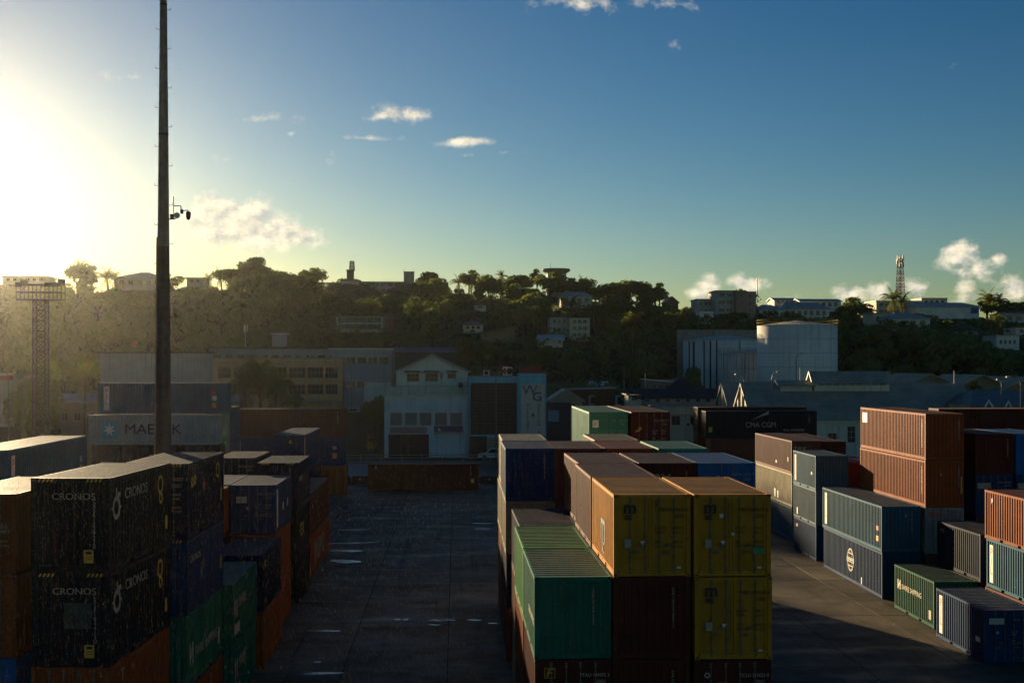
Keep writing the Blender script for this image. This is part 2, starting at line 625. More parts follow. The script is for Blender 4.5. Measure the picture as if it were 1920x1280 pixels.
def cont_meshes(L):
    D = {}
    H = CHH
    m = MB()
    for x in (0, CW - .13):
        for y in (0, L - .13):
            m.box(x, x + .13, y, y + .13, .118, H - .118)
    for x in (0, CW - .09):
        if L < 8:
            segs, c = [], L / 2
            for a, b in ((.15, c - 1.2), (c - .84, c + .84), (c + 1.2, L - .15)):
                m.box(x, x + .09, a, b, .02, .145)
        else:
            m.box(x, x + .09, .15, L - .15, .02, .145)
        m.box(x, x + .09, .131, L - .131, .147, .19)
    for x in (0, CW - .06):
        m.box(x, x + .06, .131, L - .131, H - .12, H - .008)
    for y in (0, L - .10):
        m.box(.165, CW - .165, y + .006, y + .094, .02, .19)
        m.box(.165, CW - .165, y + .006, y + .094, H - .135, H - .006)
    D['frame'] = m
    D['far'] = MB()
    D['far'].v, D['far'].f, D['far'].m = list(m.v), list(m.f), list(m.m)
    for x in (0, 1):
        for y in (0, 1):
            for z in (0, 1):
                c = MB()
                castings(c, L, x, y, z)
                D['cast%d%d%d' % (x, y, z)] = c
                castings(D['far'], L, x, y, z)
    for s in 'LR':
        m = MB()
        f = (lambda d_: d_) if s == 'L' else (lambda d_: CW - d_)
        put = lambda a, d_, zz: (f(d_), a, zz)
        corr(m, .13, L - .13, .278, .012, .048, .19, H - .12, put)
        if s == 'R':
            m.f = [q[::-1] for q in m.f]
        D['side' + s] = m
    m = MB()
    corr(m, .10, L - .10, .40, H - .008, H - .040, .06, CW - .06, lambda a, d_, xx: (xx, a, d_))
    m.f = [q[::-1] for q in m.f]
    D['roof'] = m
    for e in 'FB':
        m = MB()
        f = (lambda d_: d_) if e == 'F' else (lambda d_: L - d_)
        corr(m, .13, CW - .13, .25, .014, .058, .19, H - .135, lambda a, d_, zz: (a, f(d_), zz))
        if e == 'F':
            m.f = [q[::-1] for q in m.f]
            m.f = [q[::-1] for q in m.f]
        D['end' + e] = m
    for i, (x0, x1) in enumerate(((.135, CW / 2 - .008), (CW / 2 + .008, CW - .135))):
        m = MB()
        z0, z1 = .195, H - .14
        m.box(x0 + .01, x1 - .01, .062, .095, z0 + .01, z1 - .01)
        for a, b in ((x0, x0 + .085), (x1 - .085, x1)):
            m.box(a, b, .03, .094, z0, z1)
        for z in (z0, z1 - .085):
            m.box(x0 + .086, x1 - .086, .031, .094, z, z + .085)
        for k in range(1, 5):
            z = z0 + (z1 - z0) * k / 5
            m.box(x0 + .086, x1 - .086, .044, .094, z - .028, z + .028)
        for k in range(4):
            z = z0 + .16 + k * (z1 - z0 - .32) / 3
            xh = x0 - .07 if i == 0 else x1 - .03
            m.box(xh, xh + .10, .008, .032, z - .035, z + .035)
        D['door%d' % i] = m
        for j, fr in enumerate((.36, .80) if i == 0 else (.20, .64)):
            xr = x0 + (x1 - x0) * fr
            m = MB()
            m.tube((xr, .008, .10), (xr, .008, H - .09), .019, n=6)
            for z in (.26, .62, 1.25, 1.85, H - .22):
                m.box(xr - .045, xr + .045, .012, .034, z - .03, z + .03)
            m.box(xr - .05, xr + .05, -.012, .02, .11, .16)
            m.box(xr - .05, xr + .05, -.012, .02, H - .14, H - .09)
            D['bar%d%d' % (i, j)] = m
            m = MB()
            z = .78 + .22 * j
            dx = .30 if (i == 0) else -.30
            if i == 0 and j == 1:
                dx = -.32
            if i == 1 and j == 0:
                dx = .32
            m.box(min(xr, xr + dx), max(xr, xr + dx), -.022, -.006, z - .018, z + .018)
            m.box(xr + dx / 2 - .03, xr + dx / 2 + .03, -.018, .03, z - .05, z + .05)
            D['handle%d%d' % (i, j)] = m
    m = MB()
    m.box(CW / 2 - .007, CW / 2 + .007, .040, .06, .20, H - .14)
    m.box(.132, CW - .132, .097, .11, .19, H - .135)
    D['gasket'] = m
    return {k: v.mesh('container_' + k, [M['steel'], M['black']] if k.startswith(('cast', 'far')) else [M['steel']]) for k, v in D.items()}


CM = {20: cont_meshes(6.058), 40: cont_meshes(12.192)}
CL = {20: 6.058, 40: 12.192}


def text_data(s, size, mat, stack=False, cond=1.0, bold=.0, spacing=1.0):
    cu = bpy.data.curves.new('lettering', 'FONT')
    cu.body = '\n'.join(s) if stack else s
    cu.size = size
    cu.space_line = .78
    cu.extrude = .002
    cu.offset = 0 if set(s) & set('MNWKRAVXZ') else bold * .5
    cu.space_character = spacing
    cu.align_x = 'CENTER' if stack else 'LEFT'
    cu.fill_mode = 'FRONT'
    cu.resolution_u = 3
    cu.materials.append(mat)
    key = (s, size, mat.name, stack, bold)
    if key not in _txt:
        ob = bpy.data.objects.new('t', cu)
        COL.objects.link(ob)
        me = bpy.data.meshes.new_from_object(ob.evaluated_get(bpy.context.evaluated_depsgraph_get()))
        bpy.data.objects.remove(ob)
        me.name = 'lettering'
        _txt[key] = me
    bpy.data.curves.remove(cu)
    return _txt[key]


_txt = {}


def sideframe(side, L, Wd=None):
    """maps (u from viewer's left, v up, out) to container coordinates"""
    if side == 'F':
        return lambda u, v, o: (u, -o, v), (R(90), 0, 0)
    if side == 'L':
        return lambda u, v, o: (-o, L - u, v), (R(90), 0, R(-90))
    return lambda u, v, o: (CW + o, u, v), (R(90), 0, R(90))


def mark(parent, L, side, kind, u, v, *a):
    fn, rot = sideframe(side, L)
    out = .004 if side != 'F' else .030
    if kind in ('t', 'ts'):       # text, stacked text
        s, size, mat = a[0], a[1], M[a[2]]
        o = link('lettering', text_data(s, size, mat, kind == 'ts', bold=a[4] if len(a) > 4 else 0), parent, fn(u, v, out), rot)
        if len(a) > 3 and a[3] != 1:
            o.scale = (a[3], 1, 1)
        return o
    if kind == 'p':               # flat plate / sticker
        w, h, mat = a[0], a[1], M[a[2]]
        m = MB()
        m.box(0, w, 0, h, -.006, .001)
        return rotd(m.build(a[3] if len(a) > 3 else 'sticker', mat, parent, fn(u, v, out)), rot)
    if kind == 'poly':            # flat shape, points in u,v
        m = MB()
        for poly in a[0]:
            m.face([(x, y, 0) for x, y in poly])
        return rotd(m.build('emblem', M[a[1]], parent, fn(u, v, out + (a[2] if len(a) > 2 else 0))), rot)
    if kind == 'haz':             # slanted hazard dashes
        m = MB()
        for k in range(4):
            x = k * .13
            m.face([(x, 0, 0), (x + .06, 0, 0), (x + .11, .09, 0), (x + .05, .09, 0)])
        return rotd(m.build('hazard_stripe', M['yellow'], parent, fn(u, v, .012)), rot)


def rotd(o, rot):
    o.rotation_euler = rot
    return o


def ring(cx, cy, r0, r1, n=24, a0=0, a1=2 * math.pi, sq=1.0):
    out = []
    for i in range(n):
        a, b = a0 + (a1 - a0) * i / n, a0 + (a1 - a0) * (i + 1) / n
        out.append([(cx + math.cos(a) * r0 * sq, cy + math.sin(a) * r0), (cx + math.cos(a) * r1 * sq, cy + math.sin(a) * r1), (cx + math.cos(b) * r1 * sq, cy + math.sin(b) * r1), (cx + math.cos(b) * r0 * sq, cy + math.sin(b) * r0)])
    return out


def rect(x0, y0, x1, y1):
    return [(x0, y0), (x1, y0), (x1, y1), (x0, y1)]


PIL_L = [('p', .42, .30, .40, 2.0, 'white', 'sign_panel'), ('ts', .62, 1.72, 'PIL', .62, 'red', .9, .012)]
PIL_R = [('p', .55, .30, .44, 2.0, 'white', 'sign_panel'), ('ts', .77, 1.72, 'PIL', .62, 'red', .9, .012)]
HAZ = [('F', 'haz', .22, CHH - .11), ('F', 'haz', 1.72, CHH - .11)]
CRN_F = [('F', 't', .66, 2.0, 'CRONOS', .26, 'dull', 1.25, .004), ('F', 'p', 1.66, .26, .30, .36, 'yellow', 'sticker'), ('F', 'poly', 1.70, .30, [rect(0, .05, .22, .07), rect(0, .12, .22, .14), rect(.02, .2, .2, .28)], 'black', .003)] + HAZ
CRN_R = [('R', 'poly', .62, 1.72, ring(0, 0, .20, .34, 14) + [rect(-.42, -.04, -.3, .04), rect(.3, -.04, .42, .04), rect(-.05, .3, .05, .55), rect(.1, .28, .35, .42)], 'dull'), ('R', 't', 1.35, 1.9, 'CRONOS', .42, 'dull', 1.25, .006), ('R', 'poly', 4.9, 2.0, ring(0, 0, .2, .3, 12) + ring(.05, -.42, .1, .2, 10), 'yellow'), ('R', 'p', 5.45, .55, .22, .42, 'yellow')]
SWIRE_R = [('R', 'poly', .5, .78, [rect(0, 0, .18, .75), rect(.42, 0, .60, .75), [(.18, .1), (.42, .4), (.42, .62), (.18, .34)]], 'cream'), ('R', 't', 1.35, .90, 'SWIRE SHIPPING', .52, 'cream', 1.0, .008), ('R', 'p', 5.3, .55, .28, .62, 'cream')]
SWIRE2_R = [('R', 'poly', .45, 1.0, [rect(0, 0, .2, .8), rect(.50, 0, .70, .8)], 'cream'), ('R', 'poly', .68, 1.0, [rect(0, .05, .24, .75)], 'red'), ('R', 't', 1.5, 1.35, 'SWIRE', .62, 'cream', 1.0, .01), ('R', 'p', .45, .32, 1.25, .42, 'cream', 'sign_panel')]


def door_text(num, typ, mat, logo=None):
    a = [('F', 't', 1.42, 2.06, num[0], .155, mat, .95), ('F', 't', 1.83, 2.06, num[1], .155, mat, .9), ('F', 't', 1.95, 1.86, typ, .15, mat, .9)]
    for k, z in enumerate((1.50, 1.36, 1.06, .92)):
        a.append(('F', 't', 1.30, z, ('M.G.W.', 'TARE', 'NET', 'CU.CAP.')[k], .125, mat, .9))
        a.append(('F', 't', 1.86, z, ('30480 KG', '2220 KG', '28260 KG', '33.2 CU.M')[k], .10, mat, .8))
    return a


MSC_F = [('F', 't', .30, 2.02, 'm', .52, 'black', 1.05, .022), ('F', 'poly', .28, 1.985, [rect(0, 0, .42, .02)], 'black'), ('F', 't', .33, 1.80, 'sc', .30, 'black', 1.05, .016), ('F', 'poly', .83, 1.0, [[(0, .13), (.08, 0), (.16, .13)]], 'white'), ('F', 'p', .34, .92, .20, .26, 'dull'), ('F', 'p', 2.0, .26, .13, .06, 'white')]
FLOGO = [('F', 'poly', .30, 2.02, [rect(0, 0, .34, .02), rect(0, .30, .34, .32), rect(0, .02, .02, .30), rect(.32, .02, .34, .30), [(.06, .05), (.12, .05), (.18, .26), (.30, .26), (.30, .29), (.12, .29)], [(.1, .15), (.26, .15), (.26, .19), (.1, .19)]], 'yellow')]

N_cont = [0]
JIT = random.Random(17)


def container(label, anchor, px, d, ztop, H, L, col, front='panel', yaw=0, marks=(), group='stacked shipping containers', near=False, rust=.25, pos=None):
    k = CM[L]
    rz = R(yaw)
    if pos is None:
        X, Y = W2(px, d)
    else:
        X, Y = pos
    if anchor == 'R':
        X -= math.cos(rz) * CW
        Y -= math.sin(rz) * CW
    if anchor == 'S':             # long right side turned to the camera; px is its left end
        rz = R(-90 + yaw)
        X -= math.cos(rz) * CW
        Y -= math.sin(rz) * CW
    X += JIT.uniform(-.03, .03)
    Y += JIT.uniform(-.04, .04)
    rz += R(JIT.gauss(0, .22))
    e = empty('shipping_container', label, 'container', (X, Y, ztop - H), rz, group)
    e.scale = (1, 1, H / CHH)
    pm = paint(col if rust == .25 else col + '_rusty%d' % int(rust * 100), PAL[col], rust)
    if near:
        link('frame', k['frame'], e, mat=pm)
        for x in '01':
            for y in '01':
                for z in '01':
                    link('corner_casting', k['cast' + x + y + z], e, mat=pm)
    else:
        link('frame', k['far'], e, mat=pm)
    link('side_panel', k['sideL'], e, mat=pm)
    link('side_panel', k['sideR'], e, mat=pm)
    link('roof_panel', k['roof'], e, mat=paint(col, PAL[col], rust, rough=.58, spec=.10))
    link('end_panel', k['endB'], e, mat=pm)
    if front == 'panel':
        link('end_panel', k['endF'], e, mat=pm)
    else:
        link('door_gasket', k['gasket'], e, mat=M['rubber'])
        for i in '01':
            dr = link('door', k['door' + i], e, mat=pm)
            for j in '01':
                link('locking_bar', k['bar' + i + j], dr)
                link('handle', k['handle' + i + j], dr)
    for mk in marks:
        mark(e, CL[L], *mk)
    N_cont[0] += 1
    return e


SEEN = {3: 'brown container lowest under the bright light green one', 4: 'brown container under the bright light green one, edge facing the aisle', 7: 'maroon container under the brown one behind the left yellow container', 11: 'container on the ground below the dark navy one, aisle edge showing',
        12: 'tan container just under the dark navy one, aisle edge showing', 15: 'maroon container showing a corner beyond the dull navy roof', 22: 'brown container on the ground under the tall navy blue one', 23: 'dark container second from the ground under the tall navy blue one',
        26: 'brown container below the brown roofed one beside the tall navy blue one', 33: 'container on the ground in the farthest stack of the middle block', 34: 'container second from the ground in the farthest stack of the middle block', 47: 'dark container under the maroon one with the lettered sunlit end',
        53: 'dark container glimpsed under the grey OOCL one', 54: 'maroon container on the ground under the dark navy one behind the SWIRE container', 55: 'brown container on the ground under the blue PIL one at the right edge', 57: 'dark container glimpsed under the blue one with the OOCL placard',
        70: 'container glimpsed below the orange red one with the pink roof', 73: 'black container on the ground under the black one with TEX lettering'}
NF = [0]


def fill(anchor, px, d, zb, L, cols, yaw=0, near=False, pos=None):
    """the boxes a visible container stands on"""
    if zb < .4:
        return
    n = max(1, int(round(zb / 2.7)))
    for i in range(n):
        lab = SEEN.get(NF[0])
        NF[0] += 1
        container(lab or 'shipping container low in its stack, covered by the boxes in front', anchor, px, d, zb * (i + 1) / n, zb / n - .012, L, cols[i % len(cols)], 'panel', yaw, group='stacked shipping containers' if lab else 'covered bottom containers', pos=pos)


TIER = 2.603
S4, S3, S2_, S1 = 4 * TIER, 3 * TIER, 2 * TIER, TIER
HS = CHH
# ---- middle block -------------------------------------------------
r1, r2, r3, r4, r5 = 38.6, 44.9, 51.2, 60.2, 67.0


def vnum(u, s, v=2.15, size=.15, mat='dull'):
    return ('F', 'ts', u, v, s, size, mat, .9)


container('green container with bare front end, top of the stack beside yellow containers', 'L', 1002, r1, S3, HS, 20, 'green', marks=[vnum(1.86, 'JZPU249193'), ('L', 't', 3.2, 1.0, 'CHINA SHIPPING', .34, 'cream', 1.0)], near=True)
container('dark red container with yellow box emblem on its doors under the green one', 'L', 1002, r1, S2_, HS, 20, 'maroon', 'door', marks=FLOGO + door_text(('FTAU', '144372 3'), '22G1', 'cream'), near=True)
fill('L', 1002, r1, S1, 20, ['rust'])
container('yellow container with doors facing out, top left of the two yellow ones', 'L', 1149.6, r1, S4, HS, 20, 'yellow', 'door', marks=MSC_F + door_text(('MEDU', '376634 0'), '22G1', 'black') + [('L', 't', 2.6, .75, 'm', 1.6, 'black', 1.1, .04), ('L', 't', 2.9, .35, 'sc', .8, 'black', 1.1, .02)], near=True)
container('brown container with bare front end directly under the left yellow one', 'L', 1149.6, r1, S3, HS, 20, 'maroon', marks=[vnum(1.9, 'CAIU2510511')], near=True)
container('brown container with bare front end, second below the left yellow one', 'L', 1149.6, r1, S2_, HS, 20, 'maroon', marks=[vnum(1.9, 'CAIU2512034')], near=True)
fill('L', 1149.6, r1, S1, 20, ['brown'])
container('yellow container with a green sticker on its door, topmost of the right column', 'L', 1300.9, r1, S4, HS, 20, 'yellow', 'door', marks=MSC_F + door_text(('MEDU', '648676 8'), '22G1', 'black') + [('F', 'p', 1.86, .72, .36, .19, 'sgreen'), ('F', 'p', .80, 1.86, .12, .12, 'white'), ('F', 'p', 1.18, 1.3, .09, .09, 'white')], near=True)
container('yellow container directly under the yellow one with the green sticker', 'L', 1301.5, r1, S3, HS, 20, 'yellow', 'door', marks=MSC_F + door_text(('MEDU', '306238 0'), '22G1', 'black'), near=True)
container('dark red container with pale locking bars below the lower yellow one', 'L', 1301.5, r1, S2_, HS, 20, 'maroon', 'door', marks=door_text(('TCLU', '215623 0'), '22G1', 'cream') + [('F', 'poly', .40, 2.12, ring(0, 0, .05, .09, 14), 'cream'), ('F', 'p', .70, 1.72, .36, .20, 'red'), ('F', 't', .72, 1.76, 'TEX', .16, 'white')], near=True)
fill('L', 1301.5, r1, S1, 20, ['maroon'])
container('bright light green container behind the front green one', 'L', 982, r2, S3, HS, 20, 'lgreen', near=True)
fill('L', 982, r2, S2_, 20, ['brown', 'rust'])
container('brown container directly behind the left yellow one', 'L', 1108, r2, S4, HS, 20, 'brown', near=True)
fill('L', 1108, r2, S3, 20, ['maroon', 'brown'])
fill('L', 1238, r2, S3, 20, ['maroon', 'brown'])
container('dark navy container with a dull roof behind the two green ones', 'L', 973.7, r3, S3, HS, 20, 'navy', near=True)
fill('L', 973.7, r3, S2_, 20, ['beige', 'brown'])
container('brown container second behind the left yellow one, level with it', 'L', 1084, r3, S4, HS, 20, 'brown')
fill('L', 1084, r3, S3, 20, ['maroon', 'brown'])
container('maroon container with tex lettering on its bare front end', 'L', 1198, r3, S4, HS, 20, 'maroon', marks=[('F', 't', .28, 1.75, 'tex', .82, 'dull', 1.0, .008), vnum(2.0, 'GESU42')])
fill('L', 1198, r3, S3, 20, ['maroon', 'brown'])
container('bright blue container with doors facing out at the right edge of the middle block', 'L', 1307, r3, S4, HS, 20, 'rblue', 'door', marks=door_text(('CRXU', '112921 7'), '22G1', 'dull') + [('F', 'poly', .86, 2.0, ring(0, 0, 0, .08, 12), 'dull')])
fill('L', 1307, r3, S3, 20, ['blue', 'maroon'])
container('navy blue container with a bare front end, tallest at the left of the middle block', 'L', 948.4, r4, S4, HS, 20, 'blue', marks=[vnum(1.92, 'TGHU381926')])
container('tan container under the tall navy blue one', 'L', 948.4, r4, S3, HS, 20, 'beige')
fill('L', 948.4, r4, S2_, 20, ['brown', 'navy'])
for px, c, lab in ((1040, 'brown', 'brown roofed container beside the tall navy blue one'), (1134, 'orange', 'orange red roofed container in the back row of the middle block'), (1234, 'teal', 'green roofed container at the right end of the back row')):
    container(lab, 'L', px, r4, S4, HS, 20, c)
    fill('L', px, r4, S3, 20, [c, 'brown'])
container('cream container showing a sliver of its lit side left of the tall navy blue one', 'L', 942, r5, S4, HS, 20, 'cream')
container('tan container below the sliver of the cream one', 'L', 941, r5, S3, HS, 20, 'beige')
fill('L', 941, r5, S2_, 20, ['brown', 'rust'])
container('beige container whose roof shows before the teal green container', 'L', 1116, r5, S4, HS, 20, 'beige')
fill('L', 1116, r5, S3, 20, ['beige', 'brown'])
d5 = 76.5
HC = 2.896
z5 = ZH(772, d5)
container('tall teal green long container with white placard on its doors', 'L', 1104.7, d5, z5, HC, 40, 'teal', 'door', marks=[('F', 'p', .22, 1.72, .38, .42, 'white', 'placard'), ('F', 't', .3, 1.85, 'JT', .2, 'black')] + door_text(('JTIU', '208831 8'), '45G1', 'dull'))
container('tall dark red long container with yellow emblem beside the teal green one', 'L', 1182.7, d5, z5, HC, 40, 'maroon', 'door', marks=[('F', 'poly', .22, 1.35, [[(0, .1), (.3, .16), (.42, .3), (.42, .4), (.16, .36), (.3, .3), (.1, .22)]], 'yellow')] + door_text(('FSCU', '828217 5'), '45G1', 'cream'))
fill('L', 1104.7, d5, z5 - HC, 40, ['green', 'brown', 'blue'])
fill('L', 1182.7, d5, z5 - HC, 40, ['maroon', 'brown', 'blue'])
# ---- side-on row behind the middle block ---------------------------
dC = 132.5
zC = ZH(770.5, dC)
swoosh = [[(x / 20 * 1.9, .05 + .62 * math.sin(x / 20 * 1.25)), ((x + 1) / 20 * 1.9, .05 + .62 * math.sin((x + 1) / 20 * 1.25)), ((x + 1) / 20 * 1.9 + .05, .1 + (.62 + .3 * (x + 1) / 20) * math.sin((x + 1) / 20 * 1.25)), (x / 20 * 1.9 + .05, .1 + (.62 + .3 * x / 20) * math.sin(x / 20 * 1.25))] for x in range(20)]
container('black long container lettered CMA CGM lying side-on behind the middle block', 'S', 1323, dC, zC, 2.9, 40, 'black', marks=[('R', 't', 4.35, 1.02, 'CMA CGM', .72, 'dull', 1.0, .022), ('R', 'poly', 5.0, 1.62, swoosh, 'dull'), ('R', 't', 8.5, .66, 'eco container', .42, 'dull', 1.0, .01), ('R', 't', 9.2, .3, 'bamboo flooring', .30, 'dull', 1.0), ('R', 'p', .35, .55, .38, .5, 'yellow'), ('R', 'ts', 11.35, 2.0, 'ECMU', .25, 'dull')])
container('rust brown container lying side-on beneath the black long one', 'S', 1331, dC - .8, zC - 2.93, 2.9, 40, 'brown')
fill('S', 1331, dC - .8, zC - 5.85, 40, ['brown', 'maroon'])
container('maroon container behind the black long one, its lettered end catching the sun', 'S', 1308, dC + 2.8, ZH(763, dC + 2.8), 2.9, 40, 'maroon', 'door', marks=door_text(('GESU', '601143 2'), '45G1', 'white'))
fill('S', 1308, dC + 2.8, ZH(763, dC + 2.8) - 2.9, 40, ['brown', 'maroon'])
dM = 121
container('long maroon container lying side-on behind the rust ones at the right', 'S', 1760, dM, ZH(766, dM), 2.9, 40, 'maroon')
fill('S', 1760, dM, ZH(766, dM) - 2.9, 40, ['brown', 'maroon'])
# ---- right block ----------------------------------------------------
dR1 = 101.5
z = ZH(826, dR1)
h1 = z / 3 - .012
container('brown long container with tex lettering on its end, far end of the right row', 'L', 1484.7, dR1, z, h1, 40, 'brown', marks=[('F', 't', .2, 1.75, 'tex', .8, 'dull', 1.0, .008), ('L', 'p', 7.2, .55, .3, .2, 'white'), ('L', 'p', 11.0, .9, .2, .34, 'yellow')])
container('cream yellow long container in the middle of the far stack', 'L', 1484.7, dR1, z * 2 / 3, h1, 40, 'cream', marks=[('L', 'p', 6.6, .3, .5, .7, 'white'), ('L', 'p', 7.6, .3, .4, .6, 'white')])
container('dark blue grey long container at the bottom of the far stack', 'L', 1484.7, dR1, z / 3, h1, 40, 'greyblue')
Xn, Yn = W2(1484.7, dR1)
container('maroon long container peeping out right of the brown tex one', 'L', 0, 0, z - .15, h1, 40, 'maroon', pos=(Xn + 2.6, Yn + 1.5))
fill('L', 0, 0, z - .15 - h1, 40, ['maroon', 'brown'], pos=(Xn + 2.6, Yn + 1.5))
dR2 = 91.0
for i, (c, lab, mk) in enumerate((('steelblue', 'grey blue container with white PIL panel, top of the second stack', [('L', 'p', .42, .30, .40, 2.0, 'white', 'sign_panel'), ('L', 'ts', .62, 1.72, 'PIL', .62, 'red', .9, .012), ('L', 'p', 4.9, 1.1, .25, .2, 'white')]), ('greyblue', 'faded grey blue container in the middle of the second stack', [('L', 'p', .9, .3, .3, .5, 'white')]), ('blue', 'blue container on the ground at the bottom of the second stack', [('L', 'p', .6, 1.9, .5, .22, 'dull')]))):
    container(lab, 'L', 1529.5, dR2, S3 - i * TIER, HS, 20, c, marks=mk)
dR3 = 76.2
z2 = 5.74
globe = ring(0, 0, .62, .70, 24, sq=.95) + ring(0, 0, .62, .68, 20, sq=.45) + [rect(-.66, -.02, .66, .04), rect(-.52, .36, .52, .42), rect(-.52, -.4, .52, -.34)]
container('blue long container with white PIL panel on its lit ribbed side', 'L', 1654, dR3, z2, 2.86, 40, 'steelblue', marks=[('L', 'p', .55, .30, .46, 2.0, 'white', 'sign_panel'), ('L', 'ts', .78, 1.72, 'PIL', .62, 'red', .95, .012), ('L', 'p', 11.2, 1.15, .4, .26, 'red'), ('L', 'p', 11.2, .55, .4, .3, 'yellow'), vnum(1.9, 'PCIU901224'), ('F', 'poly', 1.45, 2.0, [[(0, 0), (.16, 0), (.08, .16)]], 'yellow')])
container('blue long container with white COSCO globe emblem, on the ground', 'L', 1654, dR3, z2 / 2, 2.86, 40, 'blue', marks=[('L', 'poly', 6.0, 1.32, globe, 'cream'), ('L', 't', 5.22, 1.16, 'COSCO', .44, 'cream', 1.0, .018), ('L', 'p', 8.2, .2, .16, .4, 'white')])
container('bright rust long container with white corner placard, top of its stack', 'L', 1736, dR3, ZH(775.2, dR3), 2.90, 40, 'rust', marks=[('L', 'p', .42, 1.65, .95, .62, 'white', 'placard'), ('L', 'poly', .5, 1.7, [[(.2, .05), (.3, .05), (.75, .5), (.65, .5)]], 'dull', .003), vnum(2.1, 'TGBU507322', mat='cream')] + [('L', 'ts', 11.6, 2.1, 'TGBU507322', .2, 'cream')])
container('rust long container half in shadow under the one with the placard', 'L', 1736, dR3, ZH(775.2, dR3) - 2.92, 2.90, 40, 'rust', marks=[('F', 'poly', .9, 1.75, [[(0, 0), (.16, 0), (.08, .2)]], 'yellow'), vnum(2.1, 'CAXU981077', mat='cream'), ('F', 'p', 2.22, .75, .1, .95, 'yellow'), ('L', 'ts', 11.6, 2.1, 'CAXU981077', .2, 'cream')])
zo = ZH(775.2, dR3) - 5.84
container('grey container with red OOCL lettering on its doors beneath the rust ones', 'L', 1736, dR3, zo, 2.86, 40, 'grey', 'door', marks=[('F', 't', .22, 2.12, 'OOCL', .3, 'red', 1.0, .01)])
fill('L', 1736, dR3, zo - 2.87, 40, ['brown'])
dR4 = 67.4
container('dark green container lettered SWIRE SHIPPING alone on the ground', 'L', 1751, dR4, S1, HS, 20, 'dgreen', marks=[('L', 'poly', .5, 1.25, [rect(0, 0, .14, .55), rect(.34, 0, .48, .55), [(.14, .08), (.34, .3), (.34, .46), (.14, .24)]], 'cream'), ('L', 't', 1.15, 1.32, 'SWIRE SHIPPING', .42, 'cream', 1.0, .006), ('L', 'p', 5.3, .4, .35, .5, 'dull')])
dR5 = 59.6
container('blue container with white PIL panel on the ground at the lower right', 'L', 1847, dR5, S1, HS, 20, 'blue', 'door', marks=[('L', 'p', .42, .30, .40, 2.0, 'white', 'sign_panel'), ('L', 'ts', .62, 1.72, 'PIL', .62, 'red', .9, .012), ('L', 'p', 5.0, .9, .5, .24, 'white'), ('F', 'p', .2, 1.9, .75, .3, 'cream', 'placard'), ('F', 'poly', .62, 1.5, ring(0, 0, 0, .07, 12), 'cream')] + door_text(('PCIU', '373912 0'), '22G1', 'dull'), near=True)
dR6 = 67.4
container('dark navy container with a sunlit end strip behind the green SWIRE one', 'L', 1838, dR6, S2_, HS, 20, 'navy', marks=[('L', 't', .5, 2.0, 'MSC', .3, 'yellow')])
fill('L', 1838, dR6, S1, 20, ['maroon'])
dR7 = 60.0
container('rust container with a small blue emblem at the right edge of the picture', 'L', 1948, dR7, S3, HS, 20, 'rust', marks=[('L', 'poly', .8, 1.9, [[(0, 0), (.2, .1), (.2, .35), (0, .3)]], 'sblue'), ('L', 'poly', .8, 1.9, [[(.03, .1), (.17, .18), (.1, .3)]], 'white', .003)])
container('blue container with white PIL panel under the rust one at the right edge', 'L', 1948, dR7, S2_, HS, 20, 'steelblue', marks=[('L', 'p', .42, .30, .40, 2.0, 'white', 'sign_panel'), ('L', 'ts', .62, 1.72, 'PIL', .62, 'red', .9, .012), ('L', 'p', 4.5, .3, .2, .2, 'white')])
fill('L', 1948, dR7, S1, 20, ['brown'])
d8 = 77.5
z8 = ZH(812.7, d8)
for px, c1, l1, l2, c2 in ((1829.6, 'maroon', 'maroon container with a pale roof behind the rust stack at the right', 'blue container with white OOCL placard under the maroon one', 'blue'), (1904, 'rblue', 'blue roofed container at the far right edge behind the rust one', 'blue container with a placard at the far right edge', 'blue')):
    container(l1, 'L', px, d8, z8, HS, 20, c1, marks=[vnum(2.05, 'FCIU602317', mat='cream')])
    container(l2, 'L', px, d8, z8 - TIER, HS, 20, c2, 'door', marks=[('F', 'p', .12, 1.72, .86, .36, 'dull', 'placard'), ('F', 't', .52, 1.8, 'OOCL', .2, 'red', .9)] + door_text(('OOLU', '189442 1'), '22G1', 'dull'))
    fill('L', px, d8, z8 - 2 * TIER, 20, ['blue', 'brown'])
Xn, Yn = W2(1606, 90)
container('maroon container glimpsed between the grey blue stack and the rust ones', 'L', 0, 0, 7.3, HS, 20, 'maroon', pos=(Xn - .2, Yn + 1.2))
fill('L', 0, 0, 7.3 - HS - .01, 20, ['maroon', 'brown'], pos=(Xn - .2, Yn + 1.2))
# ---- left block -----------------------------------------------------
dA = 37.6
za = ZH(896, dA)
container('black container lettered CRONOS, topmost at the lower left', 'R', 207, dA, za, 2.89, 20, 'black', marks=CRN_F + CRN_R + [vnum(1.98, 'CXSR122922X', 1.9, .16)], yaw=-4, near=True)
container('black container lettered CRONOS with a green stained patch, lower of the two', 'R', 206, dA, za - 2.9, 2.89, 20, 'black', marks=[('F', 'p', 1.02, 1.05, .85, .72, 'stain', 'paint_patch')] + CRN_F + CRN_R + [vnum(1.98, 'CXSR184413U', 1.9, .16)], yaw=-4, near=True)
container('rust red container with doors under the two CRONOS containers', 'R', 206, dA, za - 5.8, HS, 20, 'orange', 'door', marks=[('R', 't', .9, 1.9, 'T', .6, 'dull')], yaw=-4, near=True)
fill('R', 206, dA, za - 5.8 - HS - .01, 20, ['maroon'], yaw=-4)
d0 = 38.8
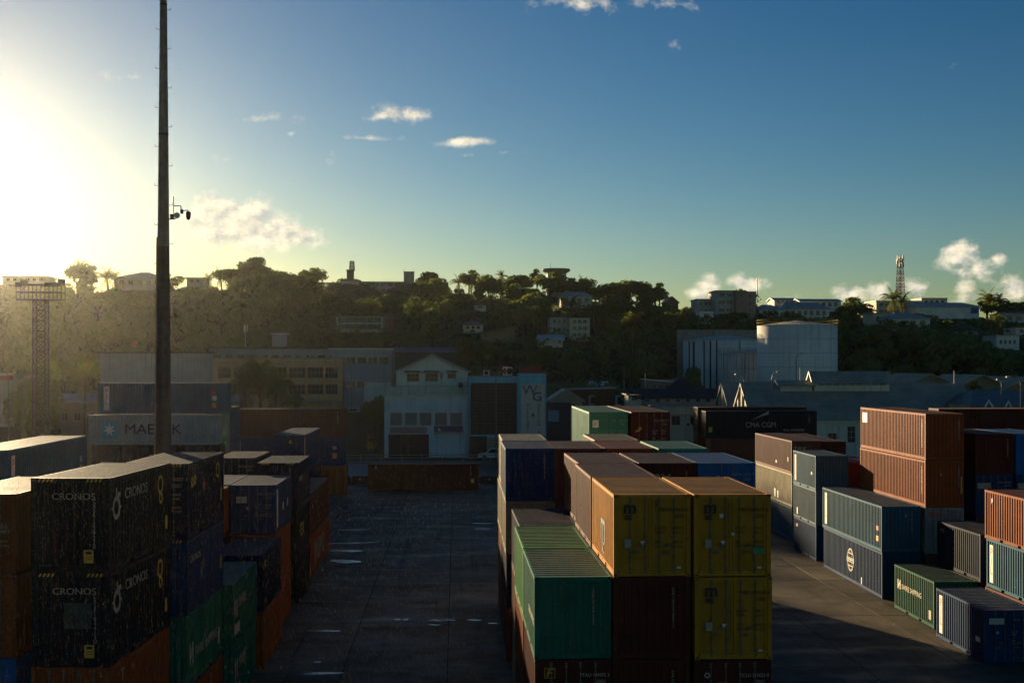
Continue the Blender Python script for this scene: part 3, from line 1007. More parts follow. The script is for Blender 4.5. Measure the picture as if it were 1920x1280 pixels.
for i, (c, lab) in enumerate((('rust', 'rust red container with white numbers cut off by the left edge, upper one'), ('rust', 'rust red container at the left edge, second from the top'), ('rblue', 'blue container at the lower left corner under the rust red ones'))):
    container(lab, 'R', 30, d0, S4 - i * TIER, HS, 20, c, 'door', marks=[('F', 't', 1.6, 1.55, '453397 6', .16, 'dull', .95), ('F', 't', 1.9, 1.36, '22G1', .16, 'dull')] + door_text(('TEMU', ''), '', 'dull')[3:] if i == 0 else (), yaw=-3, near=True)
fill('R', 30, d0, S1, 20, ['rust'], yaw=-3)
dB = 58.5
container('long steel blue container with a white PIL panel at the left edge', 'R', 14, dB, ZH(843, dB), 2.9, 40, 'steelblue', marks=[('R', 'p', .5, .30, .44, 2.0, 'white', 'sign_panel'), ('R', 'ts', .72, 1.72, 'PIL', .62, 'red', .9, .012), ('R', 'p', 11.2, 1.3, .36, .3, 'dull'), ('R', 'p', 11.2, .8, .36, .36, 'yellow')])
fill('R', 14, dB, ZH(843, dB) - 2.92, 40, ['blue', 'brown', 'blue'])
dN = 45.2
zn = ZH(868.5, dN)
container('dark navy container with white numbers on its doors beside the tall pole', 'R', 354, dN, zn, 2.80, 20, 'navy', 'door', marks=[('F', 't', 1.30, 2.0, 'CXDU  120027  8', .17, 'dull', .9), ('F', 't', 1.85, 1.78, '25G1', .17, 'dull')] + door_text(('', ''), '', 'dull')[3:] + HAZ + [('R', 'poly', .45, 1.9, ring(.2, 0, .08, .2, 10) + ring(.6, .05, .08, .2, 10), 'yellow'), ('R', 'poly', 2.5, 1.35, [[(0, 0), (.25, .3), (0, .6), (-.25, .3)]], 'red'), ('R', 'poly', 4.9, 2.0, ring(0, 0, .2, .3, 12), 'yellow'), ('R', 'p', 5.45, .8, .2, .5, 'yellow')], yaw=-1.5, near=True)
container('dark blue container with a red diamond sticker under the navy door one', 'R', 352, dN, zn - 2.81, 2.80, 20, 'blue', marks=[vnum(1.5, 'CRXU2913', 2.2), ('F', 'p', 1.1, .35, .38, .42, 'yellow'), ('R', 't', .3, 1.75, 'CRONOS', .34, 'dull', 1.2), ('R', 'poly', 2.3, 1.2, [[(0, .3), (.25, .0), (.25, .6)]], 'red'), ('R', 'poly', 2.0, .9, [[(0, .3), (.25, .0), (.25, .6)]], 'sgreen'), ('R', 'p', 5.45, .8, .2, .5, 'yellow')] + HAZ, yaw=-1.5, near=True)
container('green container with bold SWIRE SHIPPING lettering under the blue one', 'R', 350, dN, zn - 5.62, 2.80, 20, 'green', marks=SWIRE_R + [vnum(1.4, 'SWAU10', 2.2)], yaw=-1.5, near=True)
container('rust red container at the bottom of the navy stack near the pole', 'R', 350, dN, zn - 8.43, zn - 8.44, 20, 'orange', yaw=-1.5, near=True)
dG = 51.9
zg = ZH(1094, dG)
container('green container with a red and white SWIRE mark, top of the low pair', 'R', 436, dG, zg, zg / 2 - .01, 20, 'green', marks=SWIRE2_R, near=True)
container('green container with a red and white SWIRE mark, bottom of the low pair', 'R', 436, dG, zg / 2, zg / 2 - .01, 20, 'green', marks=SWIRE2_R, near=True)
dH = 58.6
zh = ZH(1040, dH)
container('dark navy container with a flat dull roof behind the low green pair', 'R', 494, dH, zh, zh / 2 - .01, 20, 'navy', marks=[('R', 'p', .35, 2.0, .3, .3, 'yellow')])
container('rust container on the ground under the dark navy one', 'R', 494, dH, zh / 2, zh / 2 - .01, 20, 'rust', marks=[('R', 'ts', .35, 2.1, 'TRIU8812', .2, 'dull')])
dI = 66.4
zi = ZH(908.5, dI)
hi = zi / 3 - .01
container('blue container with white PIL panel and door placard, above rust ones', 'R', 517, dI, zi, hi, 20, 'blue', 'door', marks=[('R', 'p', .35, .30, .40, 2.0, 'white', 'sign_panel'), ('R', 'ts', .55, 1.72, 'PIL', .62, 'red', .9, .012), ('R', 'p', 2.6, 1.0, .35, .4, 'white'), ('R', 'p', 4.4, 1.0, .35, .45, 'cream'), ('F', 'p', .32, 1.65, .56, .34, 'cream', 'placard'), ('F', 't', .36, 1.72, 'PIL', .24, 'red'), ('F', 'poly', .78, 1.25, [[(0, .2), (.12, 0), (.24, .2)]], 'dull')] + door_text(('PCIU', '387712 5'), '22G1', 'dull'))
container('rust container under the blue one with the door placard', 'R', 517, dI, zi * 2 / 3, hi, 20, 'rust', marks=[('R', 'ts', .5, 2.2, 'BMOU2291', .2, 'dull')])
container('rust container on the ground below the blue placard one', 'R', 517, dI, zi / 3, hi, 20, 'rust')
Xi, Yi = W2(517, dI)
container('grey blue roofed container left of the blue placard one', 'R', 0, 0, zi, hi, 20, 'greyblue', pos=(Xi - 2.52, Yi + .3))
fill('R', 0, 0, zi * 2 / 3, 20, ['rust', 'navy'], pos=(Xi - 2.52, Yi + .3))
container('orange red container with a pink roof before the grey blue one', 'R', 0, 0, zi - .05, hi, 20, 'orange', pos=(Xi - 2.52, Yi - 5.9))
fill('R', 0, 0, zi - .05 - hi - .01, 20, ['rust', 'navy'], pos=(Xi - 2.52, Yi - 5.9))
dJ = 76.8
zj = ZH(857.8, dJ)
container('dark container with pale green roof and small white numbers, behind the navy stack', 'R', 478.7, dJ, zj, 2.88, 20, 'navy', 'door', marks=door_text(('BMOU', '287254 8'), '45G1', 'dull'))
fill('R', 478.7, dJ, zj - 2.9, 20, ['brown', 'navy'])
dK = 74.4
zk = ZH(867, dK)
container('dark steel container with pale roof, tallest before the brown side-on one', 'R', 559.4, dK, zk, 2.85, 20, 'navy', marks=[vnum(1.95, 'KKFU17', 2.2), ('R', 't', .6, 1.5, 'CRONOS', .4, 'dull')] + HAZ)
container('black container with yellow TEX lettering on its side', 'R', 559.4, dK, zk - 2.86, 2.85, 20, 'black', marks=[('R', 't', .9, .95, 'TEX', 1.1, 'yellow', 1.0, .02)])
fill('R', 559.4, dK, zk - 5.72, 20, ['black'])
dL = 83.6
container('maroon long container with a wet reddish roof beside the open aisle', 'R', 582, dL, ZH(924.4, dL), 2.87, 40, 'maroon', marks=[('R', 'p', 1.0, 1.6, .3, .2, 'dull')])
container('orange red long container with faded INSPO lettering on the ground by the aisle', 'R', 582, dL, ZH(924.4, dL) - 2.88, ZH(924.4, dL) - 2.89, 40, 'orange', marks=[('R', 't', 2.2, .6, 'INSPO', 1.9, 'dull', 1.2, .03)])
dP = 98.5
zp = ZH(815.6, dP)
container('long blue container with pale blue roof standing behind the others', 'R', 569.7, dP, zp, 2.9, 40, 'blue', marks=[('R', 'p', .25, .30, .40, 2.1, 'cream', 'sign_panel'), ('F', 'poly', 1.2, 2.0, [[(0, 0), (.3, 0), (.15, .3)]], 'yellow'), vnum(1.8, 'PIDU40', 2.2)])
container('long dark blue container under the pale roofed blue one', 'R', 569.7, dP, zp - 2.91, 2.9, 40, 'navy')
fill('R', 569.7, dP, zp - 5.82, 40, ['blue'])
# ---- far side-on rows at the left -----------------------------------
dQ = 137.0
zq = ZH(766.5, dQ)
for i, (c, lab, px, mk) in enumerate((('brown', 'long brown container lying side-on at the back, top of its pile', 432, [('R', 'ts', 11.3, 2.1, 'TCNU4', .3, 'dull')]), ('blue', 'long blue container with a white PIL panel side-on under the brown one', 428, [('R', 'p', .8, .3, .5, 2.0, 'white', 'sign_panel'), ('R', 'ts', 1.05, 1.72, 'PIL', .62, 'red', .9, .012), ('R', 'p', 11.0, .7, .45, .5, 'yellow'), ('R', 'p', 11.0, 1.5, .4, .3, 'dull')]), ('rust', 'long rust container side-on at the bottom of the back pile', 432, ()))):
    o = container(lab, 'S', px, dQ, zq * (3 - i) / 3, zq / 3 - .01, 40, c, marks=mk)
    o.scale.y = 1.055
star = []
for k in range(7):
    a = math.pi / 2 + 2 * math.pi * k / 7
    b, c = a - math.pi / 7, a + math.pi / 7
    star.append([(0, 0), (math.cos(b) * .26, math.sin(b) * .26), (math.cos(a) * .62, math.sin(a) * .62), (math.cos(c) * .26, math.sin(c) * .26)])
dS = 117.0
zs = ZH(718, dS)
container('long steel blue container with white PIL panel side-on, highest of all at left', 'S', 183, dS, zs, 2.93, 40, 'steelblue', marks=[('R', 'p', .6, .3, .5, 2.0, 'white', 'sign_panel'), ('R', 'ts', .85, 1.72, 'PIL', .62, 'red', .9, .012), ('R', 'p', 10.8, 1.1, .45, .4, 'white'), ('R', 'p', 10.8, .5, .4, .4, 'yellow'), ('R', 'p', 10.8, 1.6, .35, .3, 'red')])
container('grey long container with a star emblem and MAERSK lettering', 'S', 165, dS - .3, zs - 3.04, 2.85, 40, 'silver', marks=[('R', 'poly', 2.0, 1.32, [rect(-.78, -.78, .78, .78)], 'teal'), ('R', 'poly', 2.0, 1.32, star, 'white', .004), ('R', 't', 3.4, .95, 'MAERSK', 1.25, 'black', 1.18, .004)])
container('long dark blue container side-on beneath the grey star container', 'S', 171, dS - .1, zs - 5.92, 2.9, 40, 'navy')
fill('S', 171, dS - .1, zs - 8.84, 40, ['blue', 'brown'])
container('blue grey container standing end-on right of the star container', 'R', 431, dS + 6, ZH(764, dS + 6), 2.9, 20, 'greyblue', marks=[('F', 'p', 1.75, .1, .28, .5, 'sgreen')])
container('blue grey container under the end-on one right of the star container', 'R', 431, dS + 6, ZH(764, dS + 6) - 2.92, 2.9, 20, 'greyblue', marks=[('F', 'p', 1.85, 1.7, .3, .5, 'sgreen')])
fill('R', 431, dS + 6, ZH(764, dS + 6) - 5.84, 20, ['blue', 'navy'])
dT = 142.5
o = container('lone long dark red container lying side-on at the end of the open aisle', 'S', 690, dT, 3.05, 3.04, 40, 'maroon', marks=[('R', 'p', 11.3, .7, .35, .4, 'yellow'), ('R', 'ts', 11.3, 2.2, 'TCLU7', .26, 'dull'), ('R', 't', .7, 2.1, 'A', .5, 'dull')])
o.scale.y = 1.06

# ================================================================== hill
CREST = [(-900, 570), (-400, 562), (0, 556), (200, 556), (400, 553), (500, 549), (620, 553), (700, 552), (800, 554), (900, 560), (1000, 551), (1050, 553), (1120, 567), (1200, 578), (1260, 592), (1340, 602), (1420, 602), (1600, 602), (1700, 592), (1850, 602), (1920, 612), (2900, 640)]


def lerp_tab(tab, u):
    if u <= tab[0][0]:
        return tab[0][1]
    for (a, va), (b, vb) in zip(tab, tab[1:]):
        if u <= b:
            return va + (vb - va) * (u - a) / (b - a)
    return tab[-1][1]


def hill_rng(u):
    k = min(1, max(0, (u - 1080) / 260))
    k = k * k * (3 - 2 * k)
    q = min(1, max(0, (640 - u) / 160))
    return 250 + 38 * k, 432 - 90 * k - 94 * q


PADS = []


def hill_z(u, Y):
    z = hill_raw(u, Y)
    X = (u - 855) / F * Y
    for (x0, x1, y0, y1, pz) in PADS:
        dx = max(x0 - X, 0, X - x1)
        if dx > 40:
            continue
        dy = max(y0 - Y, 0, Y - y1)
        dd = dx * .8 + dy
        if dd < 60:
            z = max(z, pz - .6 * dd)
    return z


def hill_raw(u, Y):
    y0, yc = hill_rng(u)
    zc = CH + (HZ - lerp_tab(CREST, u)) / F * yc
    t = (Y - y0) / (yc - y0)
    if t <= 0:
        return -.5
    z = zc * (min(1, t) ** .85)
    if t > 1:
        z -= (t - 1) * 3
    return z + 1.2 * mnoise.noise(Vector((u * .01, Y * .02, 0))) * min(1, t * 3) - .5 * (1 - min(1, t * 4))


def hill_at(X, Y):
    return hill_z(855 + F * X / max(60, Y), Y)


# ================================================================== buildings
def wallmat(key, col, dirt=.35, runs=.35, rough=.85):
    dirt, runs = dirt * .6, runs * .7
    k = 'wall_' + key
    if k not in _paints:
        _paints[k] = plain(k, col, rough, .14, .5, dirt=dirt, runs=runs)
    return _paints[k]


def sheetmat(key, col, rough=.5):
    """corrugated or painted roof sheet"""
    k = 'roof_' + key
    if k not in _paints:
        m, t, b = newmat(k)
        v = coords(t)
        w = N(t, 'ShaderNodeTexWave')
        w.inputs['Scale'].default_value = 1.6
        LK(t, v, w.inputs['Vector'])
        n1 = noise(t, v, .35, 6)
        n2 = noise(t, coords(t, (.5, 3, 3)), .8, 5)
        c = mixc(t, ramp(t, n1, .3, .7), sc(col, .7), sc(col, 1.2))
        c = mixc(t, MATH(t, 'MULTIPLY', ramp(t, n2, .5, .75), .45), c, sc(col, .45))
        LK(t, c, b.inputs['Base Color'])
        b.inputs['Roughness'].default_value = rough
        b.inputs['Specular IOR Level'].default_value = .3
        bump(t, b, w.outputs['Fac'], .3, .03)
        _paints[k] = m
    return _paints[k]


def wall_mesh(w, h, holes, th=.22, top=None):
    """front wall in x,z facing -y with real openings and reveals; top(x) may slope"""
    xs = sorted({0, w} | {a for q in holes for a in (q[0], q[1])})
    zs = sorted({0, h} | {a for q in holes for a in (q[2], q[3])})
    m = MB()

    def hole(x, z):
        return any(q[0] - 1e-6 <= x <= q[1] + 1e-6 and q[2] - 1e-6 <= z <= q[3] + 1e-6 for q in holes)
    for i in range(len(xs) - 1):
        for j in range(len(zs) - 1):
            x0, x1, z0, z1 = xs[i], xs[i + 1], zs[j], zs[j + 1]
            if not hole((x0 + x1) / 2, (z0 + z1) / 2):
                m.face([(x0, 0, z0), (x1, 0, z0), (x1, 0, z1), (x0, 0, z1)])
    for x0, x1, z0, z1 in [q[:4] for q in holes]:
        m.face([(x0, 0, z0), (x0, 0, z1), (x0, th, z1), (x0, th, z0)])
        m.face([(x1, 0, z0), (x1, th, z0), (x1, th, z1), (x1, 0, z1)])
        m.face([(x0, 0, z1), (x1, 0, z1), (x1, th, z1), (x0, th, z1)])
        m.face([(x0, 0, z0), (x0, th, z0), (x1, th, z0), (x1, 0, z0)])
    return m


def window(parent, x0, x1, z0, z1, y=.10, cols=2, rows=1, fm=None, name='window', proud=0, gm=None):
    fm = fm or M['white']
    b = .07
    m = MB()
    m.box(x0, x0 + b, y - .05 - proud, y + .02, z0, z1)
    m.box(x1 - b, x1, y - .05 - proud, y + .02, z0, z1)
    m.box(x0 + b, x1 - b, y - .05 - proud, y + .02, z0, z0 + b)
    m.box(x0 + b, x1 - b, y - .05 - proud, y + .02, z1 - b, z1)
    for k in range(1, cols):
        x = x0 + (x1 - x0) * k / cols
        m.box(x - .025, x + .025, y - .04, y + .01, z0 + b, z1 - b)
    for k in range(1, rows):
        z = z0 + (z1 - z0) * k / rows
        m.box(x0 + b, x1 - b, y - .035, y + .012, z - .025, z + .025)
    f = m.build(name, fm, parent)
    p = MB()
    p.box(x0 + b * .5, x1 - b * .5, y + .022, y + .04, z0 + b * .5, z1 - b * .5)
    p.build('pane', gm or M['glass'], f)
    return f


def body(parent, w, dp, h, mat, y0=.0, zf=0):
    """the other three walls and a black sheet standing in for indoor shade behind the front"""
    m = MB()
    m.face([(0, y0, zf), (0, y0, h), (0, dp, h), (0, dp, zf)])
    m.face([(w, y0, zf), (w, dp, zf), (w, dp, h), (w, y0, h)])
    m.face([(0, dp, zf), (0, dp, h), (w, dp, h), (w, dp, zf)])
    m.face([(.02, .6, zf), (w - .02, .6, zf), (w - .02, .6, h - .05), (.02, .6, h - .05)], 1)  # black sheet paints the shade seen through the openings
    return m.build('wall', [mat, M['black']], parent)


def flat_roof(parent, w, dp, h, mat, over=.3, th=.25, fascia=None):
    m = MB()
    m.box(-over, w + over, -over, dp + over, h + .003, h + th)
    r = m.build('roof', mat, parent)
    if fascia:
        f = MB()
        f.box(-over - .06, w + over + .06, -over - .09, -over - .003, h - .08, h + th + .03)
        f.build('fascia', fascia, r)
    return r


def gable_roof(parent, w, dp, h, rise, mat, over=.45, along='x', wm=None, trim=None):
    """ridge along x (slope faces camera) or along y (gable faces camera)"""
    m = MB()
    t = .14
    if along == 'x':
        q = [(-over, h - over * rise / (dp / 2)), (dp / 2, h + rise), (dp + over, h - over * rise / (dp / 2))]
        for (a, za), (b, zb) in ((q[0], q[1]), (q[1], q[2])):
            m.face([(-over, a, za), (w + over, a, za), (w + over, b, zb), (-over, b, zb)])
            m.face([(-over, a, za - t), (-over, b, zb - t), (w + over, b, zb - t), (w + over, a, za - t)])
        m.face([(-over, q[0][0], q[0][1] - t), (w + over, q[0][0], q[0][1] - t), (w + over, q[0][0], q[0][1]), (-over, q[0][0], q[0][1])])
        for x in (-over, w + over):
            for (a, za), (b, zb) in ((q[0], q[1]), (q[1], q[2])):
                m.face([(x, a, za - t), (x, a, za), (x, b, zb), (x, b, zb - t)])
        r = m.build('roof', mat, parent)
        if wm:
            for x in (.02, w - .02):
                g = MB()
                g.prism([(0, h), (dp, h), (dp / 2, h + rise)], -.02, .02)
                o = g.build('gable', wm, parent, (x, 0, 0))
                o.rotation_euler = (0, 0, R(90))
        if trim:
            for x in (-over - .05, w + over + .01):
                g = MB()
                for (a, za), (b, zb) in ((q[0], q[1]), (q[1], q[2])):
                    g.face([(x, a, za - .3), (x, a, za + .06), (x, b, zb + .06), (x, b, zb - .3)])
                    g.face([(x + .04, a, za - .3), (x + .04, b, zb - .3), (x + .04, b, zb + .06), (x + .04, a, za + .06)])
                    g.face([(x, a, za + .06), (x + .04, a, za + .06), (x + .04, b, zb + .06), (x, b, zb + .06)])
                g.build('barge_board', trim, r)
    else:
        q = [(-over, h - over * rise / (w / 2)), (w / 2, h + rise), (w + over, h - over * rise / (w / 2))]
        for (a, za), (b, zb) in ((q[0], q[1]), (q[1], q[2])):
            m.face([(a, -over, za), (b, -over, zb), (b, dp + over, zb), (a, dp + over, za)])
            m.face([(a, -over, za - t), (a, dp + over, za - t), (b, dp + over, zb - t), (b, -over, zb - t)])
            m.face([(a, -over, za - t), (b, -over, zb - t), (b, -over, zb), (a, -over, za)])
        r = m.build('roof', mat, parent)
        if wm:
            g = MB()
            g.prism([(0, h), (w, h), (w / 2, h + rise)], .0, .05)
            g.build('gable', wm, parent)
        if trim:
            g = MB()
            for (a, za), (b, zb) in ((q[0], q[1]), (q[1], q[2])):
                g.face([(a, -over - .05, za - .3), (b, -over - .05, zb - .3), (b, -over - .05, zb + .06), (a, -over - .05, za + .06)])
                g.face([(a, -over - .05, za + .06), (b, -over - .05, zb + .06), (b, -over - .002, zb + .06), (a, -over - .002, za + .06)])
            g.build('barge_board', trim, r)
    return r


def hip_roof(parent, w, dp, h, rise, mat, over=.5, ridge=.4):
    m = MB()
    x0, x1, y0, y1 = -over, w + over, -over, dp + over
    rx0, rx1 = w / 2 - w * ridge / 2, w / 2 + w * ridge / 2
    ym = dp / 2
    a, b, c, d_ = (x0, y0, h), (x1, y0, h), (x1, y1, h), (x0, y1, h)
    e, f = (rx0, ym, h + rise), (rx1, ym, h + rise)
    m.face([a, b, f, e])
    m.face([b, c, f])
    m.face([c, d_, e, f])
    m.face([d_, a, e])
    m.face([a, d_, c, b])
    m.box(x0, x1, y0 - .05, y0 - .002, h - .18, h + .02)
    return m.build('roof', mat, parent)


def grid_holes(w, h0, floors, fh, bays, ww, wh, sill=.9, mx=.6, z0=0):
    out = []
    for f in range(floors):
        for b in range(bays):
            c = mx + (w - 2 * mx) * (b + .5) / bays
            out.append((c - ww / 2, c + ww / 2, h0 + f * fh + sill, h0 + f * fh + sill + wh))
    return out


VIS = []   # (px0, px1, lowest row seen, distance): keeps trees from hiding buildings


def house(name, label, px0, px1, ytop, ybot, d, dp, wall, roof, style='flat', rise=2.0, floors=1, bays=3, cat='building', wmul=1, rz=0, zbase=None, over=.4, group=None, vis=True, ww=None, wh=None, wm_frame=None, fasc=None, along='x', ridge=.4, trim=None):
    """a building whose front spans image columns px0..px1; walls run from row ytop (eaves) down past row ybot"""
    X0, Y0 = W2(px0, d)
    w = (px1 - px0) * d / F
    zt, zb = ZH(ytop, d), ZH(ybot, d)
    base = (zb - 3 if zbase is None else zbase)
    if zbase is None and d > 270:
        PADS.append((X0 - 1, X0 + w + 1, Y0 - 1.5, Y0 + dp + 2, zb - .6))
    h = zt - base
    e = empty(name, label, cat, (X0, Y0, base), rz, group)
    fh = (zt - zb) / floors
    ww = ww or min(1.5, (w - 1) / max(1, bays) * .55)
    wh = wh or min(1.5, fh * .5)
    holes = grid_holes(w, zb - base, floors, fh, bays, ww, wh, sill=(fh - wh) * .55) if bays else []
    m = wall_mesh(w, h, holes)
    m.build('wall', wall, e)
    body(e, w, dp, h, wall)
    for q in holes:
        window(e, *q, cols=2, fm=wm_frame or M['dull'])
    if style == 'flat':
        flat_roof(e, w, dp, h, roof, over, fascia=fasc)
    elif style == 'hip':
        hip_roof(e, w, dp, h, rise, roof, over, ridge)
    elif style == 'gable':
        gable_roof(e, w, dp, h, rise, roof, over, along, wall, trim)
    elif style == 'shed':
        m = MB()
        m.prism([(-over, h), (w + over, h + rise), (w + over, h + rise + .18), (-over, h + .18)], -over, dp + over)
        m.build('roof', roof, e)
        g = MB()
        g.prism([(0, h), (w, h), (w, h + rise)], 0, dp)
        g.build('gable', wall, e)
    if vis:
        VIS.append((px0, px1, ybot, d))
    return e


def ac_unit(label, X, Y, Z, w=1.0, h=.75):
    e = empty('air_conditioner', label, 'air conditioner', (X, Y, Z), 0, 'roof air conditioners')
    m = MB()
    m.box(0, w, 0, .4, .08, h)
    m.box(.05, .12, .02, .38, 0, .08)
    m.box(w - .12, w - .05, .02, .38, 0, .08)
    m.build('casing', M['cream'], e)
    m = MB()
    m.face([(w / 2 + math.cos(a * .5236) * h * .33, -.004, h * .54 + math.sin(a * .5236) * h * .33) for a in range(12)])
    m.build('fan_grille', M['black'], e)
    return e


# ---- blue-grey shop with five framed windows -------------------------
dsh = 194.0
X0, Y0 = W2(720.6, dsh)
w, h = 13.3, 9.45
e = empty('shop_building', 'blue grey shop with five square framed windows and dark garage opening', 'building', (X0, Y0, 0))
k = dsh / F
hx = lambda zx: (640 + zx * .1875 - 720.6) * k
hz_ = lambda zy: (857.5 - (640 + zy * .1875)) * k
win = [(hx(a), hx(b), hz_(840), hz_(714)) for a, b in ((490, 605), (637, 755), (783, 900), (935, 1053), (1087, 1205))]
gar = (hx(470), hx(875), 0, hz_(930))
bluew = wallmat('shop_blue', (.60, .66, .60), .4, .45)
wall_mesh(w, h, win + [gar], .35).build('wall', bluew, e)
body(e, w, 12, h, bluew)
for q in win:
    f = window(e, q[0] - .05, q[1] + .05, q[2] - .05, q[3] + .05, y=.03, cols=1, fm=M['cream'], proud=.08, gm=plain('shutter_board', (.22, .20, .15), .7))
m = MB()
m.box(-.05, w + .05, -.06, 12.05, h + .002, h + .10)
m.box(0, w, .0, .25, h + .10, h + .35)
m.box(0, .25, .26, 12, h + .10, h + .75)
m.box(w - .25, w, .26, 12, h + .10, h + .35)
m.box(.26, w - .26, 11.75, 12, h + .10, h + 1.6)
m.build('roof', plain('roof_parapet_white', (0.739, 0.622, 0.420), .8, .15, .6, runs=.4), e)
m = MB()
m.box(hx(485), hx(855), -.12, -.004, hz_(920), hz_(856))
m.build('sign_panel', plain('faded_pink_sign', (.30, .20, .17), .7, .2), e)
m = MB()
m.box(hx(925), hx(1215), -.12, -.004, hz_(908), hz_(846))
s_ = m.build('sign_panel', plain('navy_sign', (.045, .06, .12), .6, .2), e)
m = MB()
m.prism([(hx(965), hz_(895)), (hx(1000), hz_(895)), (hx(968), hz_(860))], -.135, -.122)
m.build('sail_emblem', M['white'], s_)
m = MB()
m.box(hx(920), hx(1220), -.35, -.004, hz_(930), hz_(914))
m.build('canopy_ledge', M['dull'], e)
for zx in (600, 668):
    m = MB()
    m.tube((hx(zx), -.3, 0), (hx(zx), -.3, hz_(935)), .07, n=8)
    m.build('post', M['steel'], e)
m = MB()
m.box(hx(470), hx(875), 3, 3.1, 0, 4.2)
m.build('interior_shade_sheet', M['black'], e)  # black panel stands in for the shade inside the garage
VIS.append((720, 880, 735, dsh))
# ---- cream gabled house above the shop --------------------------------
dh = 209
X0, Y0 = W2(743, dh)
k = dh / F
w, h = (877 - 743) * k, ZH(694, dh)
e = empty('gabled_house', 'cream house with wide gable and green roof behind the blue grey shop', 'house', (X0, Y0, 0))
creamw = wallmat('house_cream', (.86, .76, .56), .35, .4)
xx = lambda zx: (640 + zx * .1875 - 743) * k
zz = lambda zy: ZH(640 + zy * .1875, dh)
hol = [(xx(655), xx(778), zz(400), zz(318)), (xx(838), xx(965), zz(400), zz(318)), (xx(985), xx(1015), zz(370), zz(315)), (xx(1060), xx(1145), zz(370), zz(318))]
wall_mesh(w, h, hol).build('wall', creamw, e)
body(e, w, 13, h, creamw)
for i, q in enumerate(hol):
    window(e, *q, cols=3, rows=2, fm=M['dull'])
for a, b in ((630, 795), (815, 985), (1045, 1160)):
    m = MB()
    m.prism([(xx(a), zz(310)), (xx(b), zz(310)), (xx(b) - .15, zz(292)), (xx(a) + .15, zz(292))], -.9, -.003)
    m.build('awning', plain('dark_awning', (.10, .09, .08), .7), e)
gable_roof(e, w, 13, h, (694 - 664) * k, sheetmat('green_sheet', (.16, .24, .19)), .5, 'y', creamw, M['dull'])
m = MB()
m.box(-.1, w + .1, -.25, -.003, zz(452), zz(440))
m.build('ledge', M['dull'], e)
VIS.append((743, 877, 700, dh))
Xa, Ya = W2(859, dh - 3)
ac_unit('white upright cooling unit on the wall of the gabled house', Xa, Ya, zz(478), .8, 1.4)
# ---- little white house with arched window ----------------------------
e = house('white_house', 'small white house with arched window left of the shop', 683, 733, 716, 752, 216, 6, wallmat('small_white', (.80, .73, .58)), M['dull'], 'flat', bays=0, floors=1, zbase=0, over=.15, cat='house')
for x0, x1, z0, z1 in ((1.0, 1.9, 5.0, 8.2), ):
    window(e, x0, x1, z0, z1, y=-.02, cols=2, rows=3, fm=M['dull'])
m = MB()
for a0 in range(10):
    a, b = math.pi * a0 / 10, math.pi * (a0 + 1) / 10
    c = (3.6, 6.6)
    m.prism([(c[0] + math.cos(a) * .7, c[1] + math.sin(a) * .9), (c[0] + math.cos(a) * .95, c[1] + math.sin(a) * 1.15), (c[0] + math.cos(b) * .95, c[1] + math.sin(b) * 1.15), (c[0] + math.cos(b) * .7, c[1] + math.sin(b) * .9)][::-1], -.08, -.003)
m.build('window_arch', M['white'], e)
m = MB()
m.prism([(3.6 + math.cos(math.pi * t / 8) * .7, 6.6 + math.sin(math.pi * t / 8) * .9) for t in range(9)], -.03, -.004)
m.build('pane', M['glass'], e)
# ---- long grey block with salmon front --------------------------------
dor = 226
k = dor / F
X0, Y0 = W2(399, dor)
e = empty('salmon_office_block', 'long salmon coloured office block with two rows of dark windows', 'building', (X0, Y0, 0))
w, h = (641.8 - 399) * k, ZH(672, dor)
xx = lambda zx: (380 + zx * .14583 - 399) * k
zz = lambda zy: ZH(600 + zy * .14583, dor)
hol = [(xx(a), xx(b), zz(745), zz(605)) for a, b in ((190, 362), (390, 572), (600, 825), (858, 1070), (1098, 1310), (1332, 1542), (1565, 1728))]
hol += [(xx(a), xx(b), zz(955), zz(825)) for a, b in ((235, 362), (390, 572), (600, 825), (858, 1070), (1098, 1310), (1332, 1542), (1565, 1728))]
salm = wallmat('salmon', (.84, .42, .18), .3, .3)
wall_mesh(w, h, hol, .5).build('wall', salm, e)
body(e, w, 14, h, salm)
for q in hol:
    window(e, q[0], q[1], q[2], q[3], y=.35, cols=4, rows=2, fm=M['dull'])
m = MB()
m.box(-.1, w + .1, -.05, 14, h + .003, h + .2)
m.build('roof', M['conc'], e)
m = MB()
m.box(xx(1300), xx(1795), -1.2, -.004, zz(1052), zz(1036))
m.build('canopy', M['dull'], e)
VIS.append((399, 642, 745, dor))
dg = 234
e = house('grey_upper_block', 'grey top storey with flat overhanging roof above the salmon block', 391, 640, 654, 690, dg, 12, wallmat('grey_upper', (.52, .46, .39), .4, .4), plain('dark_roof_edge', (.10, .10, .10), .7), 'flat', bays=11, floors=1, zbase=0, over=.7, wh=1.1, ww=1.5)
m = MB()
zr = ZH(651, dg)
x0, x1 = (506 - 391) * dg / F, (529 - 391) * dg / F
m.box(x0, x1, 3, 6, zr + .26, zr + 2.6)
bx = m.build('stair_house', wallmat('grey_upper', (.52, .46, .39)), e)
m = MB()
m.box(x0 - .5, x1 + .6, 2.5, 6.5, zr + 2.603, zr + 2.8)
m.build('roof_slab', M['white'], bx)
m = MB()
m.box(x0 - .12, x0 - .003, 3, 6, zr + .26, zr + 2.3)
m.build('wall_edge', M['cream'], bx)
e = house('grey_right_block', 'grey building with white roof edge right of the salmon block', 621, 735, 655, 745, 229, 10, wallmat('grey_right', (.56, .52, .45), .4, .4), M['white'], 'flat', bays=5, floors=2, zbase=0, over=.5, ww=1.7, wh=1.3)
